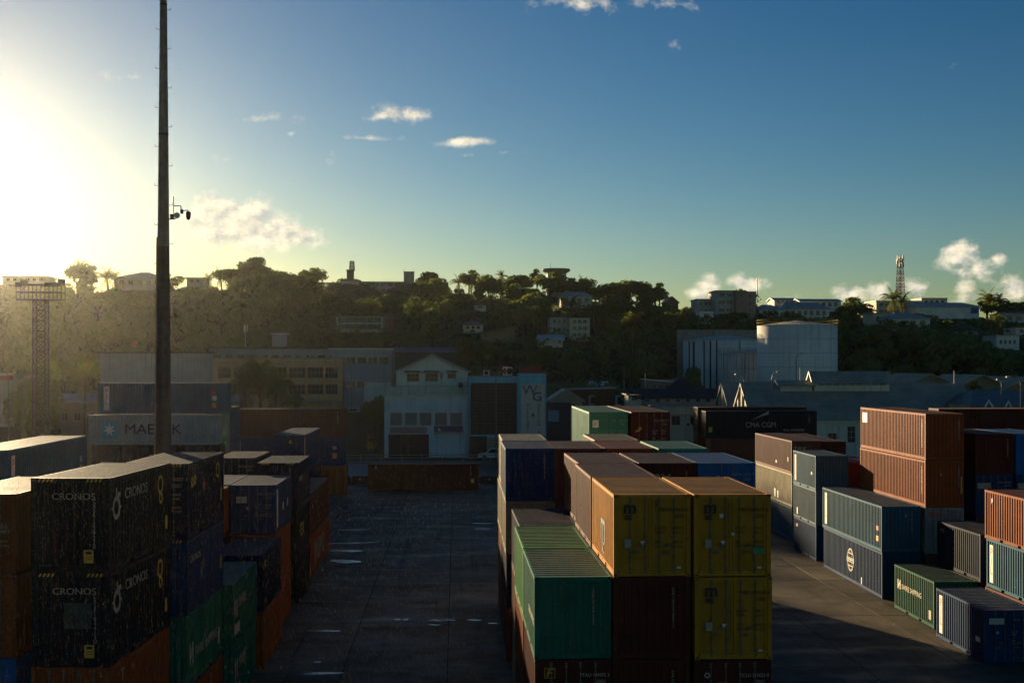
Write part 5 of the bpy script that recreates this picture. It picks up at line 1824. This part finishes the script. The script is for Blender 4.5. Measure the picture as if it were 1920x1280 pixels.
def crown_mesh(name, R0, Hc, lobes, nleaf, size, seed, flat=.75, spread=.62):
    rr = random.Random(seed)
    m = MB()
    L = []
    for i in range(lobes):
        a = rr.uniform(0, 2 * math.pi)
        q = math.sqrt(rr.random()) * spread
        L.append((Vector((math.cos(a) * q * R0, math.sin(a) * q * R0, Hc * (.30 + .62 * rr.random() * (1.05 - q * .7)))), R0 * rr.uniform(.30, .52)))
    L.append((Vector((0, 0, Hc * .5)), R0 * .55))
    for i in range(nleaf):
        c, rad = L[i % len(L)]
        while True:
            dv_ = Vector((rr.uniform(-1, 1), rr.uniform(-1, 1), rr.uniform(-1, 1)))
            if .1 < dv_.length < 1:
                break
        dv_.normalize()
        if dv_.z < -.35 and rr.random() < .6:
            dv_.z = -dv_.z
        p = c + Vector((dv_.x, dv_.y, dv_.z * flat)) * rad * (rr.uniform(.72, 1.06) if rr.random() < .8 else rr.uniform(.3, .8))
        nn = (dv_ + Vector((rr.uniform(-1, 1), rr.uniform(-1, 1), rr.uniform(-1, 1))) * .75).normalized()
        leaf_quad(m, p, nn, size, rr)
    return m, L


def tree_proto(seed, R0, Ht, lobes, nleaf, size, bare=.32, flat=.75, spread=.62):
    """returns trunk mesh and crown mesh, base at origin"""
    rr = random.Random(seed * 7 + 1)
    m, L = crown_mesh('crown', R0, Ht * (1 - bare), lobes, nleaf, size, seed, flat, spread)
    m.v = [(x, y, z + Ht * bare) for x, y, z in m.v]
    t = MB()
    top = Vector((rr.uniform(-.4, .4), rr.uniform(-.4, .4), Ht * (bare + .15)))
    t.tube((0, 0, -1.0), tuple(top * .55), Ht * .030, Ht * .024, 7)
    t.tube(tuple(top * .55), tuple(top), Ht * .024, Ht * .017, 7)
    for c, rad in L[:6]:
        q = c + Vector((0, 0, Ht * bare))
        t.tube(tuple(top * rr.uniform(.7, .98)), tuple(q), Ht * .012, Ht * .004, 5)
    return t, m


PROTO = []
for i, (R0, Ht, lb, nl, sz, bare, flat, sp) in enumerate([(4.6, 10, 9, 1500, .42, .28, .75, .62), (5.2, 11, 12, 1700, .42, .30, .7, .66), (3.8, 9.5, 8, 1250, .40, .25, .9, .55), (5.8, 9.5, 13, 1700, .44, .34, .6, .70), (3.4, 11, 9, 1250, .40, .22, 1.0, .55), (4.9, 12, 14, 1800, .42, .28, .75, .6)]):
    t, c = tree_proto(i + 3, R0, Ht, lb, nl, sz, bare, flat, sp)
    PROTO.append((t.mesh('trunk', [M['bark']]), c.mesh('crown', [LEAF[0]]), R0, Ht))


def put_tree(name, label, X, Y, z, k, s, rot, leaf, group=None, cat='tree'):
    tm, cm, R0, Ht = PROTO[k]
    e = empty(name, label, cat, (X, Y, z), rot, group)
    e.scale = s
    link('trunk', tm, e)
    link('crown', cm, e, mat=leaf)
    return e


def palm_proto(seed, Ht, nf, fl, droop, dead=3, full=False):
    rr = random.Random(seed)
    t = MB()
    lean = Vector((rr.uniform(-.6, .6), rr.uniform(-.3, .3), 0)) * (Ht / 14)
    pts = [Vector((0, 0, -1)) + lean * (i / 6) ** 2 + Vector((0, 0, (Ht + 1) * i / 6)) for i in range(7)]
    t.path([tuple(p) for p in pts], [Ht * .016 * (1.25 - .5 * i / 6) + .04 for i in range(7)], 7)
    top = pts[-1]
    m = MB()
    for i in range(nf + dead):
        az = 2 * math.pi * (i * .382 + rr.uniform(-.03, .03))
        el = R(rr.uniform(8, 78)) if i < nf else R(rr.uniform(-65, -25))
        ln = fl * rr.uniform(.8, 1.1)
        p = Vector(top)
        dirv = Vector((math.cos(az) * math.cos(el), math.sin(az) * math.cos(el), math.sin(el)))
        seg = 9
        side = Vector((-math.sin(az), math.cos(az), 0))
        prev = p
        for j in range(seg):
            tt = (j + 1) / seg
            dirv = (dirv + Vector((0, 0, -droop * tt * .42))).normalized()
            q = prev + dirv * (ln / seg)
            m.tube(tuple(prev), tuple(q), .035 * (1 - tt * .7), n=3, caps=False)
            w = fl * .24 * math.sin(math.pi * min(1, .12 + tt * .86)) + .1
            for sgn in (-1, 1):
                for kx in range(2 if not full else 3):
                    b0 = prev.lerp(q, (kx + .1) / (2 if not full else 3))
                    tip = b0 + side * sgn * w * rr.uniform(.75, 1.05) + dirv * w * .55 + Vector((0, 0, -w * rr.uniform(.25, .75)))
                    wd = dirv * (ln / seg * (.34 if not full else .36))
                    base = len(m.v)
                    m.v += [tuple(b0), tuple(b0 + wd), tuple(tip)]
                    m.f.append((base, base + 1, base + 2))
                    m.m.append(1 if i >= nf else 0)
            prev = q
    return t.mesh('trunk', [M['bark']]), m.mesh('fronds', [PALMLEAF, leafmat('dead_frond', (.13, .085, .03), (.20, .13, .05), .4) if 'dead_frond' not in bpy.data.materials else bpy.data.materials['dead_frond']]), Ht


PALM = [palm_proto(1, 12, 18, 3.9, .8), palm_proto(5, 10, 16, 3.6, 1.0), palm_proto(9, 14, 17, 3.5, .7, 5), palm_proto(12, 9, 36, 4.4, 1.25, 4, True)]


def put_palm(label, px, ycen, d, k=0, zbase=None, size=1.0, rot=0, group='palm trees'):
    """palm whose crown centre shows at column px, row ycen"""
    X, Y = W2(px, d)
    z0 = max(-.05, hill_at(X, Y)) if zbase is None else zbase
    tm, fm, Ht = PALM[k]
    hz = ZH(ycen, d) - z0
    e = empty('palm_tree', label, 'palm tree', (X, Y, z0), rot, group)
    s = hz / Ht
    link('trunk', tm, e).scale = (size, size, s)
    f = link('fronds', fm, e)
    f.scale = (size, size, size)
    f.location = (0, 0, Ht * (s - size))
    return e


# individual palms one can tell apart
for a in [(150, 502, 350, 2, 'tall lone palm standing against the glare at left', 1.1, .4), (203, 521, 345, 0, 'bushy palm on the bright left skyline', 1.2, 1), (216, 524, 342, 1, 'lower palm right of the bushy skyline palm', 1.0, 2),
          (416, 519, 340, 0, 'slim palm beside the umbrella shaped tree on the crest', .9, .6), (392, 524, 340, 1, 'small palm right of the pole on the crest', .8, 2.2), (862, 530, 430, 0, 'left of two palms on the open skyline stretch', 1.05, .3), (884, 532, 430, 1, 'right of two palms on the open skyline stretch', 1.0, 1.4),
          (941, 517, 428, 2, 'thin tall palm left of the round tower', .9, 2), (938, 528, 426, 1, 'short palm under the thin tall one', .9, 1), (1096, 537, 400, 0, 'palm on the crest right of the round tower', 1.2, .8), (1072, 572, 330, 1, 'palm with sunlit fronds above the cream flats', 1.15, 2.6),
          (1118, 585, 318, 0, 'palm just right of the cream flats', 1.2, .1), (1150, 588, 316, 1, 'palm between the flats and the tall drooping palm', 1.15, 2.0), (1188, 605, 288, 3, 'tall palm with drooping golden skirt in the middle of the slope', .95, 1.1), (1004, 598, 335, 3, 'golden green palm left of the grey flats', .8, 2.0),
          (1678, 560, 342, 0, 'left palm before the sunlit cream block', 1.2, .2), (1692, 566, 340, 1, 'right palm before the sunlit cream block', 1.15, 1.9), (1662, 622, 300, 1, 'palm with spreading fronds below the lit houses', 1.25, .9), (1850, 562, 345, 0, 'tall palm right of the long hall', 1.15, 2.4), (1872, 566, 342, 1, 'palm beside the flat topped tree at right', 1.05, .5),
          (1866, 605, 305, 3, 'shaggy palm on the right slope above the villa', .8, 2.3), (1190, 706, 232, 1, 'small palm among the low dark roofs', .9, .7), (1826, 728, 226, 1, 'small palm in front of the tan roofed sheds', .6, .4), (880, 655, 250, 3, 'yellow green palm above the gabled house', .75, 1.3), (905, 665, 246, 3, 'yellow green palm right of the gabled house', .7, 2.5),
          (160, 706, 172, 1, 'arching palm behind the left shed', 1.0, 1.5)]:
    px, yc, d, k, lab, s, rot = a
    put_palm(lab, px, yc, d, k, None, s, rot)
# the big palm in front of the salmon block: a clump of three crowns
put_palm('full shaggy palm in front of the salmon office block', 488, 702, 186, 3, 0, 1.0, .5)
put_palm('second shaggy palm left of the full one', 462, 728, 184, 3, 0, .85, 1.9)
put_palm('third shaggy palm right of the full one', 518, 730, 187, 3, 0, .9, 2.9)

# trees one can tell apart
for (px, yt, d, k, w, lab, lf) in [(452, 502, 340, 3, 1.35, 'umbrella shaped spreading tree on the crest right of the pole', 0), (802, 511, 418, 0, 1.55, 'large dome shaped tree on the crest right of the hospital', 0), (1032, 508, 398, 5, 1.3, 'dense tree before the round tower', 0), (1075, 524, 398, 2, 1.1, 'round dark tree right of the round tower', 0),
                                   (978, 515, 420, 1, 1.15, 'round crowned tree left of the round tower', 0), (1130, 533, 392, 3, 1.3, 'broad dark tree on the crest, left of a row of three', 0), (1178, 522, 392, 1, 1.6, 'tallest dark tree on the crest, middle of a row of three', 0), (1226, 540, 388, 5, 1.3, 'broad dark tree on the crest, right of a row of three', 0),
                                   (1600, 556, 340, 5, 1.25, 'round dark tree right of the school', 0), (1888, 562, 342, 3, 1.2, 'flat topped tree at the right skyline', 0), (1372, 583, 322, 1, .95, 'round tree before the apartment block', 0), (1490, 582, 318, 1, .9, 'bushy tree before the school', 0), (1716, 588, 322, 3, 1.1, 'spreading dark tree below the long hall', 0),
                                   (545, 512, 360, 3, 1.5, 'wide crowned tree left of the hospital', 0), (80, 690, 158, 2, 1.1, 'leafy tree behind the floodlight mast', 1), (702, 738, 203, 1, .55, 'bush with orange flowers beside the blue grey shop', 2), (1300, 690, 268, 0, .9, 'dark tree at the foot of the squat tank', 0), (60, 712, 168, 0, .8, 'lower bushy tree behind the floodlight mast', 1), (548, 738, 190, 0, .6, 'rounded bush right of the shaggy palms', 1)]:
    X, Y = W2(px, d)
    z0 = max(-.05, hill_at(X, Y))
    Ht = PROTO[k][3]
    hgt = max(3.0, ZH(yt, d) - z0)
    put_tree('broadleaf_tree', lab, X, Y, z0, k, (w, w, hgt / Ht), r.uniform(0, 6), LEAF[lf], 'trees one can tell apart')

# the wood
placed = 0
rows = 8
cand = []
for j in range(rows):
    t = -.14 + 1.16 * j / (rows - 1)
    step = 52 if j < 3 else 48
    u = -70 + (j % 2) * step / 2
    while u < 1990:
        cand.append((u + r.uniform(-14, 14), t + r.uniform(-.05, .05)))
        u += step
r.shuffle(cand)
for u, t in cand:
    k_ = min(1, max(0, (u - 1080) / 260))
    y0, yc = hill_rng(u)
    if k_ > .5 and t < .02 and not u > 1575:
        continue
    Y = y0 + (yc - y0) * t
    X = (u - 855) / F * Y
    z0 = max(-.05, hill_z(u, Y))
    d = X * ST + Y * CT
    px = 960 + F * (X * CT - Y * ST) / d
    k = r.randrange(len(PROTO))
    R0, Ht = PROTO[k][2:]
    hmax = r.uniform(9, 14) if t < .8 else r.uniform(6.5, 10)
    if t < .1:
        hmax = r.uniform(11, 16)
    if 0 < px < 185 and t < .2:
        hmax = 19 if px < 150 else 13
    w = r.uniform(.85, 1.25)
    rp = R0 * w * F / d
    ok = True
    for (a, b, yb, db) in VIS:
        if db > d - 3 and a - rp * .85 < px < b + rp * .85:
            hmax = min(hmax, (CH + (HZ - yb - 3) * d / F) - z0)
        if abs(db + 4 - d) < 9 and a - 3 < px < b + 3:
            ok = False
    if not ok or hmax < 3.2 or placed >= 285:
        continue
    if hmax < 6:
        w *= .75
    put_tree('wood_tree', 'leafy tree in the dense wood covering the hillside', X, Y, z0 - .3, k, (w, w, hmax / Ht), r.uniform(0, 6.28), LEAF[0] if r.random() < .62 else LEAF[1] if r.random() < .8 else LEAF[2], 'trees of the hillside wood')
    placed += 1

# undergrowth that closes the gaps between the trees
m = MB()
for i in range(42000):
    u = r.uniform(-110, 2030)
    k_ = min(1, max(0, (u - 1080) / 260))
    y0, yc = hill_rng(u)
    t = r.random() ** .9 * 1.06
    Y = y0 + (yc - y0) * t - 2
    X = (u - 855) / F * Y
    z = max(0, hill_z(u, Y))
    hgt = 2.2 * max(0, .5 + mnoise.noise(Vector((X * .11, Y * .11, 3)))) * (1.3 if t < .75 else .55)
    leaf_quad(m, Vector((X, Y, z + hgt * r.uniform(.1, 1))), Vector((r.uniform(-.6, .6), -.6 + r.uniform(-.5, .5), .7)).normalized(), r.uniform(.45, .85), r)
tag(m.build('undergrowth', GRASS), 'low green shrubs filling the slope between the trees', 'shrubs', kind='stuff')
# grass verge at the far left and hedge on the terrace
m = MB()
X0, Y0 = W2(-40, 230)
X1, Y1 = W2(66, 230)
for i in range(9000):
    x = r.uniform(X0, X1)
    y = r.uniform(212, 248)
    leaf_quad(m, Vector((x, y, .12 + r.uniform(0, .25))), Vector((r.uniform(-.5, .5), -.5, .6)).normalized(), .2, r)
tag(m.build('grass_verge', leafmat('verge_grass', (.10, .12, .02), (.17, .18, .04), .5)), 'sunlit grass verge beyond the left containers', 'grass', kind='stuff')

# ================================================================== pole, masts, lamps
d = 53.0
X, Y = W2(306.5, d)
e = empty('concrete_pole', 'tall tapering concrete pole with step irons rising out of the frame', 'pole', (X, Y, 0))
rad = lambda z: .435 - .0094 * z
m = MB()
zs = [0, 10, 19.6]
for a, b in zip(zs, zs[1:]):
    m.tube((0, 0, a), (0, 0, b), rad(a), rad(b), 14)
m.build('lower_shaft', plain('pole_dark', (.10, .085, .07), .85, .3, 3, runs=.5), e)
m = MB()
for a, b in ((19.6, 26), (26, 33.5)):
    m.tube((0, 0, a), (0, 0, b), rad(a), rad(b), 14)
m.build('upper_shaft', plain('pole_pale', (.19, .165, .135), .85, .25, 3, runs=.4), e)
for z in (24.4, 30.0):
    m = MB()
    m.tube((0, 0, z), (0, 0, z + .09), rad(z) * 1.04, rad(z) * 1.04, 14)
    m.build('band', M['darkm'], e)
for i in range(22):
    sgn = 1 if i % 2 else -1
    z = 15.5 + i * .86 * .98
    x = sgn * rad(z) * .95
    m = MB()
    m.path([(x, 0, z), (x + sgn * .16, 0, z - .01), (x + sgn * .165, 0, z + .09)], .013, 5)
    m.build('step_iron', M['steel'], e)
m = MB()
m.path([(-rad(1) - .03, -.05, .5), (-rad(10) - .03, -.05, 10), (-rad(20) - .02, -.05, 20)], .03, 6)
m.build('edge_tube', plain('tan_tube', (.40, .27, .12), .5), e)  # thin tan tube along the left edge of the shaft
e2 = empty('security_camera', 'dome security camera hanging from a bent arm on the tall pole', 'camera', (X, Y, ZH(411, d)))
m = MB()
x = rad(20) * .97
m.path([(x, 0, 0), (x + .28, 0, .02)], .03, 6)
m.path([(x + .19, 0, -.02), (x + .19, 0, .98)], .018, 6)
m.path([(x + .2, 0, .58), (x + .48, 0, .58), (x + .51, 0, .55), (x + .51, 0, .34)], .022, 6)
m.box(x + .49, x + .60, -.05, .05, .24, .42)
m.path([(x + .58, 0, .36), (x + .80, 0, .40), (x + .82, 0, .34)], .02, 6)
m.box(x + .05, x + .2, -.04, .04, .0, .22)
m.build('bracket', M['darkm'], e2)
m = MB()
m.tube((x + .82, 0, .35), (x + .82, 0, .30), .06, .10, 12)
m.tube((x + .82, 0, .30), (x + .82, 0, .12), .115, .115, 12)
m.build('housing', M['darkm'], e2)
m = MB()
m.tube((x + .82, 0, .12), (x + .82, 0, .02), .10, .085, 12)
m.tube((x + .82, 0, .02), (x + .82, 0, -.03), .085, .03, 12)
m.build('dome', M['glass'], e2)
m = MB()
m.tube((x + .34, 0, .16), (x + .34, -.06, .16), .13, .13, 14)
m.build('dish', plain('pale_dish', (.5, .48, .42), .5), e2)


def lattice(name, label, px, d, zb, zt, w0, w1, mats, cat='mast', segs=12, legr=.06, rot=.4):
    X, Y = W2(px, d)
    e = empty(name, label, cat, (X, Y, zb), rot)
    H = zt - zb
    for si in range(segs):
        za, zc = H * si / segs, H * (si + 1) / segs
        wa, wb = w0 + (w1 - w0) * si / segs, w0 + (w1 - w0) * (si + 1) / segs
        m = MB()
        ca_ = [(-wa / 2, -wa / 2), (wa / 2, -wa / 2), (wa / 2, wa / 2), (-wa / 2, wa / 2)]
        cb_ = [(-wb / 2, -wb / 2), (wb / 2, -wb / 2), (wb / 2, wb / 2), (-wb / 2, wb / 2)]
        for i in range(4):
            j = (i + 1) % 4
            m.tube((*ca_[i], za), (*cb_[i], zc), legr, n=4, caps=False)
            m.tube((*ca_[i], za), (*cb_[j], zc), legr * .6, n=4, caps=False)
            m.tube((*ca_[j], za), (*cb_[i], zc), legr * .6, n=4, caps=False)
            m.tube((*ca_[i], za), (*ca_[j], za), legr * .6, n=4, caps=False)
        m.build('lattice_section', mats[si % len(mats)], e)
    return e


# floodlight mast at the left
dF = 125
zf = ZH(562, dF)
e = lattice('floodlight_mast', 'lattice floodlight mast with wide railed platform at the left', 76.5, dF, 0, zf, 1.25, 1.2, [M['darkm']], 'mast', 20, .06, 0)
m = MB()
pw = 83 * dF / F
hh = (562 - 534) * dF / F
for y in (-.6, .6):
    for z in (0, hh * .5, hh):
        m.tube((-pw / 2, y, zf + z), (pw / 2, y, zf + z), .06, n=5)
    for i in range(12):
        x = -pw / 2 + pw * i / 11
        m.tube((x, y, zf), (x, y, zf + hh), .042, n=4)
m.box(-pw / 2, pw / 2, -.6, .6, zf - .09, zf - .03)
m.build('platform', M['darkm'], e)
for x, tilt in ((-1.95, .3), (-1.45, .5), (.95, .2), (1.4, .4), (1.95, .1), (2.3, .6)):
    m = MB()
    m.box(-.34, .34, -.2, .2, -.2, .2)
    m.tube((0, 0, -.3), (0, 0, -.15), .04, n=5)
    o = m.build('floodlight', M['darkm'], e, (x, -.7, zf + hh + (.0 if tilt < .45 else .28)))
    o.rotation_euler = (tilt, 0, tilt * .8)
lattice('telecom_mast', 'red and white telecom lattice mast on the right hill', 1688, 362, ZH(556, 362), ZH(484, 362), 1.9, 1.0, [M['white'], plain('mast_red', (.35, .05, .03), .6)], 'mast', 12, .11)
X, Y = W2(1688, 362)
m = MB()
for i in range(9):
    a = i * .7
    m.box(math.cos(a) * .9 - .18, math.cos(a) * .9 + .18, math.sin(a) * .9 - .15, math.sin(a) * .9 + .15, ZH(500, 362) + (i % 3) * .9, ZH(500, 362) + (i % 3) * .9 + 1.4)
m.tube((0, 0, ZH(484, 362)), (0, 0, ZH(475, 362)), .06, n=5)
tag(m.build('antenna_array', M['dull'], None, (X, Y, 0)), 'cluster of panel antennas around the top of the telecom mast', 'antenna')
lattice('antenna_mast', 'small lattice antenna mast on the hospital plant room', 660, 424, ZH(507, 424), ZH(489, 424), 1.5, 1.1, [M['darkm'], plain('mast_red2', (.25, .06, .04), .6)], 'mast', 6, .10)
for px, yb, yt, dd, rr_, lab in ((1420, 556, 523, 338, .16, 'slim white antenna pole right of the apartment block'), (460, 651, 611, 230, .09, 'thin white antenna pole on the salmon block roof'), (757, 512, 503, 430, .05, 'thin whip antenna on the pale roof tower'), (1190, 745, 690, 236, .08, 'thin utility pole before the hillside'), (1210, 752, 700, 215, .07, 'thin timber pole among the dark roofs'), (1170, 722, 688, 236, .12, 'short post with two cross marks before the hillside'), (1500, 720, 690, 200, .05, 'thin post on the warehouse ridge'), (1789, 720, 695, 188, .06, 'thin rod at the right end of the warehouse ridge')):
    X, Y = W2(px, dd)
    m = MB()
    zb = ZH(yb, dd)
    zt = ZH(yt, dd)
    if lab.startswith(('thin utility', 'thin timber', 'short post')):
        zb = 0
    m.tube((0, 0, zb), (0, 0, zt), rr_, rr_ * .7, 6)
    if 'white antenna' in lab:
        for i in range(3):
            a = i * 2.1
            m.box(math.cos(a) * .35 - .08, math.cos(a) * .35 + .08, math.sin(a) * .35 - .05, math.sin(a) * .35 + .05, zt - 1.1, zt + .2)
    if 'cross' in lab:
        m.box(-.2, .2, -.05, .05, zt - 1.8, zt - 1.65)
    tag(m.build('antenna_pole' if 'antenna' in lab else 'utility_pole', M['white'] if 'white' in lab else M['dull'], None, (X, Y, 0)), lab, 'pole')


def lamp(label, px, ytop, pxh, d, rpole=.11):
    X, Y = W2(px, d)
    zt = ZH(ytop, d)
    e = empty('street_lamp', label, 'street lamp', (X, Y, 0), 0, 'street lamps')
    m = MB()
    m.tube((0, 0, 0), (0, 0, .9), rpole * 1.3, rpole * 1.3, 8)
    m.tube((0, 0, .9), (0, 0, zt - 1.1), rpole, rpole * .65, 8)
    m.build('pole', M['steel'], e)
    dx = (pxh - px) * d / F
    m = MB()
    pts = []
    for i in range(7):
        a = math.pi / 2 * i / 6
        pts.append((dx * .75 * (1 - math.cos(a)), 0, zt - 1.1 + 1.0 * math.sin(a)))
    m.path(pts, rpole * .5, 6)
    m.build('arm', M['steel'], e)
    m = MB()
    x0, x1 = sorted((dx * .72, dx * 1.05 + .25 * (1 if dx > 0 else -1)))
    m.prism([(x0, zt - .18), (x1, zt - .14), (x1, zt - .02), ((x0 + x1) / 2, zt + .04), (x0, zt - .02)], -.14, .14)
    m.build('lamp_head', M['dull'], e)
    return e


for a in ((491, 697, 500, 176, 'street lamp in front of the shaggy palms'), (930, 697, 936, 171, 'tall street lamp before the teal office building'), (1447, 696, 1460, 163, 'street lamp with arm to the right before the green roof'), (1395, 700, 1382, 168, 'street lamp with arm to the left by the lit gable'), (1493, 662, 1504, 236, 'slim street lamp in front of the tall tank'),
          (1914, 705, 1891, 150, 'near street lamp with a long curved arm at the right edge'), (1878, 710, 1872, 168, 'straight thin lamp post left of the curved one'), (41, 704, 62, 150, 'curved street lamp at the far left'), (16, 692, -8, 152, 'street lamp with its arm off the left edge')):
    lamp(a[4], a[0], a[1], a[2], a[3])

# ================================================================== yard end barrier and vehicles
e = None
for i, (px, bl) in enumerate(((626, 'dark barrier block with pale stud, first left of the lone red container'), (659, 'dark barrier block with pale stud, touching the lone red container from the left'), (902, 'dark barrier block with pale stud, first right of the lone red container'), (934, 'dark barrier block with pale stud, nearest the middle block'))):
    X, Y = W2(px, 150.5)
    e = empty('barrier_block', bl, 'barrier', (X, Y, 0), 0, 'barrier blocks along the yard end')
    m = MB()
    m.prism([(0, 0), (2.05, 0), (2.05, .25), (2.0, .95), (.05, .95), (0, .25)], -.2, .2)
    m.build('block', plain('barrier_dark', (.035, .034, .032), .8) if i == 0 else bpy.data.materials['barrier_dark'], e)
    m = MB()
    m.box(.9, 1.15, -.23, -.203, .5, .68)
    m.build('stud', M['dull'], e)
X, Y = W2(560, 184)
m = MB()
for z in (.55, 1.0):
    m.box(0, 34, 0, .06, z, z + .12)
fr = tag(m.build('guard_rail', plain('tan_rail', (.30, .23, .12), .6), None, (X, Y, 0)), 'tan double rail along the road before the shops', 'railing')
for i in range(12):
    m = MB()
    m.box(0, .1, .065, .16, 0, 1.15)
    m.build('post', M['dull'], fr, (i * 3.05 + .1, 0, 0))
# terrace wall, hedge and the things on it
X, Y = W2(640, 214)
w = (722 - 640) * 214 / F
m = MB()
zt = ZH(784, 214)
m.box(0, w, 0, 12, 0, zt)
tag(m.build('terrace_wall', wallmat('terrace', (.14, .12, .095), .5, .6)), 'dark stained terrace wall left of the blue grey shop', 'wall').location = (X, Y, 0)
m = MB()
rr_ = random.Random(4)
for i in range(2200):
    leaf_quad(m, Vector((rr_.uniform(.1, w - .1), rr_.uniform(-.3, .6), zt + rr_.uniform(0, 1.0))), Vector((rr_.uniform(-.6, .6), -.7, .5)).normalized(), .2, rr_)
tag(m.build('hedge', LEAF[1], None, (X, Y, 0)), 'clipped green hedge along the top of the terrace wall', 'hedge')


def vehicle(name, label, cat, px, d, z, prof, roofprof, width, wheels, col, rz=0, mir=False, glassz=None):
    X, Y = W2(px, d)
    e = empty(name, label, cat, (X, Y, z), rz)
    m = MB()
    m.prism(prof, 0, width)
    b = m.build('body', col, e)
    bv = b.modifiers.new('bevel', 'BEVEL')
    bv.width = .05
    bv.segments = 2
    m = MB()
    cx = sum(p[0] for p in roofprof) / len(roofprof)
    top = max(p[1] for p in roofprof)
    m.prism(roofprof, .12, width - .12)
    c = m.build('cabin', col, e)
    inner = [(cx + (x - cx) * .86, (zz_ - top) * .80 + top - .10) for x, zz_ in roofprof]
    m = MB()
    m.prism(inner, .10, .118)
    m.prism(inner, width - .118, width - .10)
    m.build('side_window', M['glass'], e)
    for x, rw in wheels:
        for y in (-.02, width - .2):
            t = MB()
            t.tube((x, y, rw), (x, y + .22, rw), rw, rw, 18)
            wo_ = t.build('wheel', M['rubber'], e)
            t = MB()
            t.tube((x, y - .008, rw), (x, y + .03, rw), rw * .58, rw * .58, 12)
            t.build('rim', M['steel'], wo_)
    for xq in (min(p[0] for p in prof),):
        t = MB()
        t.box(xq - .03, xq + .08, .15, .5, .72, .88)
        t.build('headlight', M['white'], e)
        t = MB()
        t.box(xq - .05, xq + .02, .1, width - .1, .34, .52)
        t.build('bumper', M['darkm'], e)
    return e


carw = plain('car_white', (.62, .61, .58), .35, .05, spec=.5)
vehicle('pickup_truck', 'white pickup truck parked before the teal office building', 'pickup', 896, 186.5, .12, [(0, .42), (5.2, .42), (5.2, 1.05), (3.35, 1.05), (1.25, 1.08), (.12, .95), (0, .7)], [(1.2, 1.07), (3.3, 1.04), (3.2, 1.75), (2.0, 1.78)], 1.85, ((1.0, .38), (4.2, .38)), carw)
zt2 = zt
vehicle('white_car', 'white car parked on the terrace beside the salmon block', 'car', 641, 222, zt2 + .02, [(0, .3), (3.6, .3), (3.6, .85), (2.9, .95), (.9, .92), (.05, .78)], [(.8, .92), (3.1, .94), (2.6, 1.42), (1.4, 1.42)], 1.65, ((.7, .3), (2.9, .3)), carw)
# yellow forklift at the foot of the terrace wall
X, Y = W2(687, 207)
e = empty('forklift', 'small yellow forklift parked below the terrace wall', 'forklift', (X, Y, 0))
m = MB()
m.box(0, 1.5, .4, 2.2, .35, 1.25)
m.box(.1, 1.4, 1.6, 2.4, .35, 1.5)
m.build('body', M['yellow'], e)
m = MB()
for x in (.25, 1.25):
    m.box(x - .06, x + .06, .0, .14, .1, 2.9)
for z in (.5, 1.5, 2.4, 2.85):
    m.box(.25, 1.25, .02, .12, z, z + .1)
m.build('lift_mast', M['yellow'], e)
m = MB()
for x in (.12, 1.32):
    for y in (.55, 1.9):
        m.box(x, x + .07, y, y + .07, 1.25, 2.5)
m.box(.05, 1.45, .45, 2.1, 2.5, 2.58)
m.build('overhead_guard', M['darkm'], e)
for x in (-.05, 1.35):
    for y in (.6, 1.9):
        t = MB()
        t.tube((x, y, .35), (x + .2, y, .35), .35, .35, 14)
        t.build('wheel', M['rubber'], e)
# parked cars on the level ground beyond the rusty shed
for px, lab in ((1120, 'white parked car beyond the rusty shed, left of the pair'), (1143, 'white parked car beyond the rusty shed, right of the pair')):
    vehicle('parked_car', lab, 'car', px, 256, ZH(728, 258) + .02, [(0, .3), (3.9, .3), (3.9, .9), (3.1, 1.0), (.9, .95), (.05, .8)], [(.8, .95), (3.3, .98), (2.8, 1.5), (1.4, 1.5)], 1.7, ((.8, .32), (3.1, .32)), carw, rz=R(90))

# ================================================================== hazy wet air
m = MB()
m.box(-1500, 1500, -320, 1550, -1.2, 66)
hm = bpy.data.materials.new('hazy_air')
hm.use_nodes = True
ht = hm.node_tree
ht.nodes.clear()
pv = N(ht, 'ShaderNodeVolumePrincipled')
pv.inputs['Color'].default_value = (1.0, .98, .93, 1)
pv.inputs['Density'].default_value = .00003
pv.inputs['Anisotropy'].default_value = .90
ho = N(ht, 'ShaderNodeOutputMaterial')
LK(ht, pv.outputs[0], ho.inputs['Volume'])
tag(m.build('haze', hm), 'thin golden haze of a passing shower', 'haze', kind='stuff')

# ================================================================== the shower itself: fine falling drops
m = MB()
rr_ = random.Random(21)
for i in range(30000):
    y = 12 + 40 * rr_.random() ** .8
    x = rr_.uniform(-.50, .16) * y + rr_.uniform(-.5, .5)
    if rr_.random() < max(0, (x / y + .18) / .34):
        continue
    z = CH + y * rr_.uniform(-.30, -.03)
    if z < .2:
        continue
    ln = rr_.uniform(.018, .042) * (.5 + y / 40)
    wd = .0005 + .00007 * y
    dx = .10 * ln
    b = len(m.v)
    m.v += [(x - wd, y, z), (x + wd, y + wd, z), (x, y - wd, z), (x + dx, y, z - ln), (x + dx * .9, y, z + ln * .5)]
    m.f += [(0 + b, 2 + b, 3 + b), (2 + b, 1 + b, 3 + b), (1 + b, 0 + b, 3 + b), (2 + b, 0 + b, 4 + b), (1 + b, 2 + b, 4 + b), (0 + b, 1 + b, 4 + b)]
    m.m += [0] * 6
dm = bpy.data.materials.new('rain_water')
dm.use_nodes = True
dt = dm.node_tree
dt.nodes.clear()
trn = N(dt, 'ShaderNodeBsdfTranslucent')
trn.inputs[0].default_value = (.20, .187, .155, 1)
od = N(dt, 'ShaderNodeOutputMaterial')
LK(dt, trn.outputs[0], od.inputs[0])
tag(m.build('rain', dm), 'fine sunlit raindrops of the passing shower', 'rain', kind='stuff')
